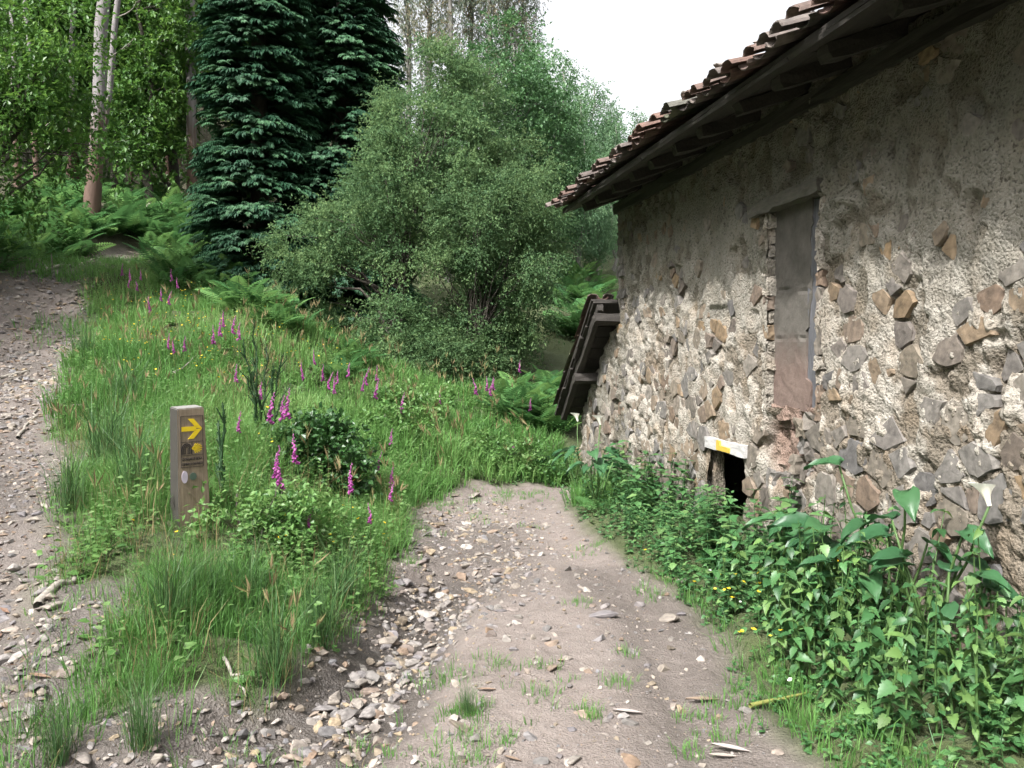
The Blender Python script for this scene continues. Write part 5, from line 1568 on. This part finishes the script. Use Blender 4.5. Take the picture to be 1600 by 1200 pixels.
# brambles and small shrubs on the bank
def shrub(name, label, q, lob, leaf, ncl, ll=.055, lw=.04):
    p = hit(*q); L = [(p + np.array([a, b, c]), r) for a, b, c, r in lob]
    tree(name, label, 'shrub', p, L, leaf, 'darkbark', 3, .018, ncl, .12, 5, 8, ll, lw, droop=.2, flat_=.7, up=.7, twig=.18, nbr=24)
shrub('bramble_bush', 'dark green bramble mound on the bank right of the post', (490, 750), [(-.15, .15, .22, .24), (.12, .1, .2, .24), (.22, 0, .06, .2), (0, .2, .34, .18)], 'bramble', 120)
shrub('bramble_bush', 'low bramble on the slope above the far bend of the path', (745, 725), [(-.3, 0, .06, .22), (.2, 0, .08, .22), (.6, .1, .05, .2)], 'herb', 90)
shrub('bramble_bush', 'yellowish green shrub halfway up the slope below the willow', (610, 690), [(-.2, 0, .12, .24), (.2, 0, .1, .22)], 'herb', 70)
shrub('bramble_bush', 'leafy willowherb clump below the foxgloves by the willow', (640, 650), [(-.2, 0, .15, .25), (.3, 0, .15, .25)], 'herb', 60)
shrub('bramble_bush', 'leafy weed clump at the right foot of the post', (390, 830), [(-.15, 0, .08, .16), (.15, .1, .1, .18), (.35, .1, .06, .16)], 'herb', 50, .05, .03)

# bare dark broom stems beside the post
def broom(label, q, tips, r0=.011):
    p = hit(*q); o = thing('broom_plant', label, 'shrub', p)
    for (a, b) in tips:
        e = pix(a, b, p[1] + rng.uniform(-.25, .25)) - p
        P = bend(np.array([rng.normal() * .02, rng.normal() * .02, -.05]), e, .02, 8, .03)
        T = [tube(P, r0 * np.linspace(1, .45, 8), 5)]
        for k in range(7):
            i = rng.integers(3, 8); d = nrm(e / np.linalg.norm(e) * .9 + unit(1)[0] * .5)
            T.append(tube(np.stack([P[i - 1], P[i - 1] + d * rng.uniform(.06, .16)]), np.array([r0 * .6, r0 * .35]), 4))
        # short dark needles hugging the stem
        t = rng.random(150); c = P[0] + (P[-1] - P[0]) * t[:, None]; c[:, 2] += 0
        i = np.clip((t * 7).astype(int), 0, 6); c = P[i] + (P[i + 1] - P[i]) * ((t * 7) - i)[:, None]
        d = nrm(np.tile(e, (150, 1)) / np.linalg.norm(e) + unit(150) * .7)
        T.append(expand(LEAF4[0], LEAF4[1], frames(d, unit(150)), np.stack([np.full(150, .007), np.full(150, .035), np.full(150, .03)], -1), c)[:2])
        V, F, R = cat(T)
        obj('stem', mesh('stem', V, F, M['broom'], rnd=R), o)
broom('bare dark green broom with many upright stems behind the post', (408, 690), [(398, 500), (380, 530), (415, 545), (442, 555), (428, 570), (455, 600), (395, 560), (388, 590)])
broom('single dark broom stem standing right beside the post', (342, 790), [(348, 632), (341, 660)], .015)

# ================================================================== FOXGLOVES
def bell():
    n = 6; V, F = [], []
    for (y, r) in ((0, .12), (.35, .26), (.8, .30), (1.0, .44)):
        for k in range(n): a = 2 * math.pi * k / n; V.append([math.cos(a) * r, y, math.sin(a) * r])
    for i in range(3):
        for k in range(n):
            a, b = i * n + k, i * n + (k + 1) % n; F += [[a, b, b + n], [a, b + n, a + n]]
    return np.array(V), np.array(F)
BELL = bell()
def foxglove_parts(seed):
    g = np.random.default_rng(seed); h = 1.0
    curve = np.array([[0, 0, 0], [.01, .01, .4], [.02 + g.normal() * .02, .0, .75], [.03 + g.normal() * .03, .02, 1.0]])
    st = mesh('stem', *tube(curve, np.array([.009, .008, .006, .002]), 5), M['stem'], rnd=np.full(21, .4))
    n = 26; t = np.linspace(0, 1, n); z = .60 + .36 * t; a = g.uniform(-1.9, 1.9, n)
    B = np.stack([np.interp(z, curve[:, 2], curve[:, 0]), np.interp(z, curve[:, 2], curve[:, 1]), z], -1)
    d = np.stack([np.cos(a), np.sin(a), np.full(n, -.9)], -1); s = .058 * (1 - .72 * t)
    V, F, R = expand(BELL[0], BELL[1], frames(d, np.tile([0, 0, 1.0], (n, 1))), s, B, np.clip(g.random(n) * .6 + .4 * t, 0, 1))
    fl = mesh('flower_spike', V, F, M['foxglove'], rnd=R)
    n = 12; a = np.arange(n) * 2.4; z = np.concatenate([np.full(7, .04), np.linspace(.12, .45, 5)])
    d = np.stack([np.cos(a), np.sin(a), np.full(n, .35)], -1)
    V, F, R = expand(OV3[0], OV3[1], frames(d, np.tile([0, 0, 1.0], (n, 1))), np.concatenate([np.full(7, .2), np.full(5, .10)]), np.stack([0 * z, 0 * z, z], -1))
    lf = mesh('leaves', V, F, M['herb'], rnd=R)
    return st, fl, lf
FX = [foxglove_parts(i) for i in range(4)]
def foxglove(q, label, group, h=None):
    h = (h or rng.uniform(.75, 1.1)) * .66
    p = hit(q[0], q[1], .80 * h); st, fl, lf = FX[rng.integers(4)]
    o = thing('foxglove', label, 'foxglove', p, rng.uniform(-2.6, -.5), group); o.scale = (h,) * 3
    o.rotation_euler = (rng.normal() * .07, rng.normal() * .07, o.rotation_euler[2])
    obj('stem', st, o); obj('flower_spike', fl, o); obj('leaves', lf, o)
for pts_, lab, grp, h in [
    ([(190, 422), (205, 430), (219, 428), (200, 446), (214, 445)], 'foxglove high on the bank beside the top of the track', 'foxgloves by the upper track', .8),
    ([(270, 430), (280, 442), (253, 460), (265, 466), (240, 473)], 'foxglove in the cluster just below the bracken crest', 'foxgloves below the bracken crest', .8),
    ([(350, 497), (335, 522), (345, 508), (372, 515), (366, 508)], 'foxglove in the tight cluster left of the broom tips', 'foxgloves left of the broom tips', .9),
    ([(263, 530), (288, 536), (275, 540)], 'short foxglove in the middle of the grassy bank', 'foxgloves mid bank', .7),
    ([(419, 636), (438, 634), (447, 628)], 'bright foxglove growing against the broom stems', 'foxgloves among the broom', .95),
    ([(450, 733), (472, 697), (424, 718)], 'foxglove in front of the dark bramble mound', 'foxgloves at the bramble mound', .9),
    ([(608, 748), (620, 738), (607, 768), (573, 798)], 'small foxglove on the lower grass slope above the path edge', 'foxgloves on the lower slope', .6),
    ([(497, 556), (480, 577), (515, 592), (525, 590), (540, 575), (505, 580), (562, 600), (522, 600)], 'foxglove in the shady row in front of the left willow', 'foxgloves before the left willow', .8),
    ([(578, 586), (589, 582), (583, 604), (632, 627)], 'foxglove in front of the gap between the two willows', 'foxgloves between the willows', .9),
    ([(747, 602), (761, 597), (772, 596), (766, 603)], 'foxglove standing in front of the right willow by the bracken', 'foxgloves before the right willow', .9),
    ([(818, 690), (801, 694), (808, 702)], 'tiny foxglove on the bright grass near the house corner', 'foxgloves near the house corner', .5)]:
    for q in pts_: foxglove(q, lab, grp, h * rng.uniform(.9, 1.1))
for q, lab, h in [((370, 580), 'foxglove above the post between post and broom', .8), ((371, 655), 'drooping foxglove close to the right of the post', .7), ((404, 607), 'pale foxglove half hidden behind the broom stems', .8),
                  ((548, 742), 'single tall foxglove right of the bramble mound', .9), ((490, 806), 'short foxglove at the lower edge of the bank below the bramble', .6), ((581, 717), 'lone foxglove on the slope above the path edge group', .7),
                  ((609, 680), 'lone foxglove beside the yellowish shrub', .7), ((690, 622), 'lone foxglove below the centre of the willows', .7), ((827, 629), 'pink foxglove standing inside the tall bracken', .8), ((812, 572), 'faint foxglove at the dark edge right of the willow', .8)]:
    foxglove(q, lab, None, h)

# ================================================================== PLANTS BY THE WALL
LV = mesh('leaf', OV6[0], OV6[1], M['nettle'], rnd=np.full(len(OV6[0]), .5), smooth_=True)
LV2 = mesh('leaf', OV6[0], OV6[1], M['nettle'], rnd=np.full(len(OV6[0]), .85), smooth_=True)
LV4 = mesh('leaf', OV6[0], OV6[1], M['palenettle'], rnd=np.full(len(OV6[0]), .4), smooth_=True)
LV3 = mesh('leaf', OV6[0], OV6[1], M['nettle'], rnd=np.full(len(OV6[0]), .2), smooth_=True)
STM = mesh('stem', *tube(np.array([[0, 0, -.05], [.01, 0, .4], [.0, .01, 1.0]]), np.array([.006, .005, .002]), 5), M['stem'], rnd=np.full(16, .3))
def nettle(p, h, label, group, pairs=6, ls=.10):
    o = thing('nettle_plant', label, 'nettle', p, rng.uniform(0, 6.28), group)
    o.rotation_euler = (rng.normal() * .12, rng.normal() * .12, o.rotation_euler[2])
    ls = ls * rng.uniform(.6, 1.3)
    s = obj('stem', STM, o, None, None, (1, 1, h))
    for k in range(pairs):
        u = (k + .8) / pairs
        for sd in (0, math.pi):
            sz = ls * (1.15 - .65 * abs(u - .45)) * rng.uniform(.8, 1.15)
            obj('leaf', (LV, LV, LV2, LV3, LV3, LV4)[rng.integers(6)], o, (.005, 0, h * u), (rng.uniform(-.6, .2), rng.normal() * .3, k * math.pi / 2 + sd + rng.normal() * .3), (sz * rng.uniform(.75, 1.1), sz, sz * rng.uniform(.6, 1.8)))
def nettle_mesh(seed):
    g = np.random.default_rng(seed); n = 14; k = np.arange(n); u = (k // 2 + .8) / 7
    a = (k // 2) * math.pi / 2 + (k % 2) * math.pi + g.normal(size=n) * .2
    d = np.stack([np.cos(a), np.sin(a), g.uniform(-.3, .3, n)], -1)
    A = expand(OV3[0], OV3[1], frames(d, np.tile([0, 0, 1.0], (n, 1))), .20 * (1.15 - .6 * np.abs(u - .45)), np.stack([0 * u, 0 * u, u], -1), g.random(n))
    B = tube(np.array([[0, 0, -.05], [.02, 0, .5], [0, 0, 1.0]]), np.array([.01, .008, .003]), 4)
    V, F, R = cat([A, (B[0], B[1], np.full(len(B[0]), .2))])
    return mesh('nettle_plant', V, F, M['nettle'], rnd=R)
NM = [nettle_mesh(i) for i in range(6)]
cnt = 0
for k in range(4000):
    if cnt >= 230: break
    y = rng.uniform(4.6, 11); x = rng.uniform(0, 2.6)
    o_ = house_side(x, y)
    lim = .95 if y < 7.5 else .8
    if not (.10 < o_ < lim) or raw_path(x, y) < .12: continue
    sdoor = (y / .985)
    h = rng.uniform(.30, .62) * (1.1 - .5 * o_ / lim)
    if 6.6 < sdoor < 7.7: h *= .7
    tag(obj('nettle_plant', NM[rng.integers(6)], None, on(x, y), (rng.normal() * .15, rng.normal() * .15, rng.uniform(0, 6.28)), h),
        'leafy green nettle in the thicket along the house wall' if y > 6 else 'leafy nettle in the middle of the bed below the window', 'nettle', 'nettles along the wall' if y > 6 else 'nettles below the window'); cnt += 1
cnt = 0
for k in range(4000):
    if cnt >= 96: break
    y = rng.uniform(3.0, 5.0); x = rng.uniform(1.0, 2.7); o_ = house_side(x, y)
    if not (.12 < o_ < 1.0) or raw_path(x, y) < .25: continue
    nettle(on(x, y), rng.uniform(.35, .75) * (1.15 - .45 * o_), 'tall nettle with toothed leaves at the right edge of the picture', 'near nettles on the right', 8, .066); cnt += 1

# arum lilies
def arum_leaf():
    n = 8; V = [[0, 0, 0]]; F = []
    for i in range(1, n + 1):
        u = i / n; w = .36 * math.sin(math.pi * min(1, u ** .68 * .97 + .02)) * (1 if u < 1 else 0); z = .10 * math.sin(u * 3) - .26 * u * u
        y = u - .16 * (1 - u)
        for sx in (-1, -.5, 0, .5, 1):
            V.append([sx * w, y - .10 * abs(sx) * (1 - u), z + .09 * abs(sx) ** 1.5 + .03 * math.sin(u * 13 + sx * 4)])
    F += [[0, 1 + j + 1, 1 + j] for j in range(4)]
    for i in range(n - 1):
        for j in range(4):
            a, b = 1 + 5 * i + j, 6 + 5 * i + j; F += [[a, a + 1, b + 1], [a, b + 1, b]]
    return np.array(V), np.array(F)
AV, AF = arum_leaf()
AM = [mesh('leaf', AV, AF, M['arum'], rnd=np.full(len(AV), r), smooth_=True) for r in (.2, .5, .9)]
def spathe():
    V, F = [], []; n = 12; m = 7
    for i in range(m):
        u = i / (m - 1); r = .10 + .34 * u ** 2.2; 
        for k in range(n + 1):
            a = 2 * math.pi * k / n * 1.04; f = 1 + .55 * u * u * (math.cos(a) * .5 + .5)
            V.append([math.cos(a) * r * f, math.sin(a) * r, u + .22 * u * u * math.cos(a)])
    for i in range(m - 1):
        for k in range(n): a = i * (n + 1) + k; F += [[a, a + 1, a + n + 2], [a, a + n + 2, a + n + 1]]
    return np.array(V), np.array(F)
SPV, SPF = spathe()
def arum(q, label, leaves, flower=None, py_lift=.0):
    p = on(q[0], q[1]); o = thing('arum_lily', label, 'arum lily', p)
    for (a, h, L, tilt) in leaves:
        d = np.array([math.cos(a), math.sin(a), 0]); e = d * h * .35 + np.array([0, 0, h])
        P = bend(np.zeros(3), e, .0, 5, .02)
        s = obj('stalk', mesh('stalk', *tube(P, np.linspace(.009, .006, 5), 5), M['stem'], rnd=np.full(26, .5), smooth_=True), o)
        obj('leaf', AM[rng.integers(3)], o, e, (tilt, rng.normal() * .25, a - math.pi / 2), (L * .78, L * .86, L))
    if flower is not None:
        e = np.array(flower) - p
        P = bend(np.zeros(3), e, .0, 6, .02)
        obj('stalk', mesh('stalk', *tube(P, np.linspace(.008, .006, 6), 5), M['stem'], rnd=np.full(31, .6), smooth_=True), o)
        f = obj('flower', mesh('flower', SPV, SPF, M['white'], rnd=np.full(len(SPV), .5), smooth_=True), o, e, (.1, .25, 3.3), .105)
        obj('spadix', mesh('spadix', *tube(np.array([[0, 0, .1], [0, 0, .8]]), np.array([.07, .05]), 6), M['yellow'], rnd=np.full(13, .5)), f)
    return o
def aw(s, o): w = hw(s, o, 0); return (w[0], w[1])
def lv(n, h0, h1, L0, L1): return [(rng.uniform(2.2, 5.6) if k % 3 else rng.uniform(0, 6.28), rng.uniform(h0, h1), rng.uniform(L0, L1), rng.uniform(-.4, .25)) for k in range(n)]
arum(aw(4.62, .16), 'large glossy arum lily with one tall leaf against the wall', [(2.6, .86, .22, .05), (4.4, .78, .22, -.5), (3.5, .58, .23, -.2), (5.2, .5, .22, -.3), (1.5, .46, .2, -.2)])
arum(aw(4.28, .22), 'arum lily with a single white flower at the right by the wall', lv(5, .45, .7, .2, .26), flower=pix(1546, 790, 3.88))
arum(aw(4.9, .32), 'arum lily with drooping glossy leaves left of the tall leaved one', lv(6, .4, .62, .22, .30))
arum(aw(4.0, .35), 'arum lily with broad leaves at the right picture edge', lv(6, .36, .58, .19, .23))
arum(aw(4.45, .5), 'arum lily in the middle of the right hand bed', lv(6, .3, .46, .18, .22))
arum(aw(5.4, .3), 'arum lily with broad leaves below the broken window sill', lv(5, .32, .52, .18, .24))
arum(aw(9.4, .55), 'arum lily at the far end of the wall by the path', lv(7, .35, .55, .2, .28), flower=hw(9.7, .35, .78))
arum(aw(8.6, .7), 'arum lily in the far thicket nearer than the end one', lv(6, .3, .5, .2, .26))
arum(aw(10.6, .4), 'arum lily below the lean-to roof with a small white flower', lv(5, .3, .5, .2, .26), flower=hw(10.9, .3, .72))

# ================================================================== STICKS, LOGS, LEAVES
def stick(a, b, r, label, mat='deadwood', lift=.02, wob=.05, fork=0):
    p0, p1 = hit(*a), hit(*b); p0 = p0 + [0, 0, lift]; p1 = p1 + [0, 0, lift]
    o = thing('fallen_branch', label, 'branch', p0)
    P = bend(np.zeros(3), p1 - p0, .0, 8, wob)
    g = H(P[:, 0] + p0[0], P[:, 1] + p0[1]) + r * .6 - p0[2]; P[:, 2] = np.maximum(P[:, 2], g)
    obj('wood', mesh('wood', *tube(P, r * np.linspace(1, .5, 8), 7), M[mat], smooth_=True), o)
    for k in range(fork):
        i = 3 + k; d = unit(1)[0] * .4; d[2] = abs(d[2])
        obj('twig', mesh('twig', *tube(np.stack([P[i], P[i] + d * .5, P[i] + d]), r * np.array([.5, .4, .15]), 5), M[mat], smooth_=True), o)
stick((0, 592), (46, 583), .03, 'bleached branch lying at the left edge of the track')
stick((215, 348), (282, 340), .035, 'pale fallen branch on the ferny wood floor', lift=.35)
stick((40, 430), (112, 418), .04, 'long pale stick at the upper left edge of the track', fork=2)
stick((60, 955), (118, 905), .028, 'grey rotten plank like branch on the bank edge by the track')
stick((85, 640), (145, 636), .015, 'thin straw coloured stick across the track edge')
stick((28, 690), (60, 640), .018, 'brown stick lying along the left track')
stick((350, 1040), (385, 1100), .010, 'thin twig leaning on the bare earth below the rushes')
stick((275, 600), (307, 572), .010, 'brown dead twig poking out of the bank grass', lift=.12)
stick((1172, 1110), (1262, 1098), .011, 'yellow green stalk lying at the right edge of the path', 'greenstalk', wob=.008)
stick((1262, 860), (1240, 935), .006, 'thin pale dead stalk rising from the right bed', lift=.30)
def curled(q, L, label, col=.9, a=0.0):
    p = hit(*q); n = 7; V, F = [], []
    for i in range(n):
        u = i / (n - 1); w = .11 * math.sin(math.pi * (u * .94 + .03)); z = .02 + .16 * u * (1 - u)
        V += [[-w, u - .5 + .0, z + .05], [0, u - .5, z], [w, u - .5, z + .05]]
        for k in range(3): V[-3 + k][0] += .22 * (u - .5) ** 2
    for i in range(n - 1):
        for j in range(2): b = 3 * i + j; F += [[b, b + 1, b + 4], [b, b + 4, b + 3]]
    o = obj('dry_leaf', mesh('dry_leaf', np.array(V), np.array(F), M['dryleaf'], rnd=np.full(len(V), col), smooth_=True), None, (p[0], p[1], p[2] + .006), (0, 0, a), L)
    tag(o, label, 'leaf')
curled((980, 1120), .13, 'curled pale dry leaf in the middle of the near path', .95, 1.3)
curled((1098, 1103), .15, 'long brown dry leaf at the right edge of the path', .5, 1.5)
curled((1140, 1182), .15, 'curled grey dry leaf at the lower right of the path', .95, 1.1)
curled((1130, 1190), .11, 'thin dry leaf under the curled grey one', .8, 1.4)
curled((263, 1030), .11, 'red brown dry leaf upright by the near rushes', .1, .3)
curled((60, 1062), .14, 'dark brown dry leaf on the left track', .2, 1.2)
curled((245, 815), .09, 'tan dry leaf in the grass left of the post foot', .6, .8)
curled((140, 785), .08, 'tan leaf at the edge of the track beside the rushes', .5, .2)
curled((760, 1082), .09, 'brown dry leaf on the path left of the middle', .3, 1.5)
curled((800, 1190), .08, 'small brown leaf near the bottom edge of the path', .4, 1.0)
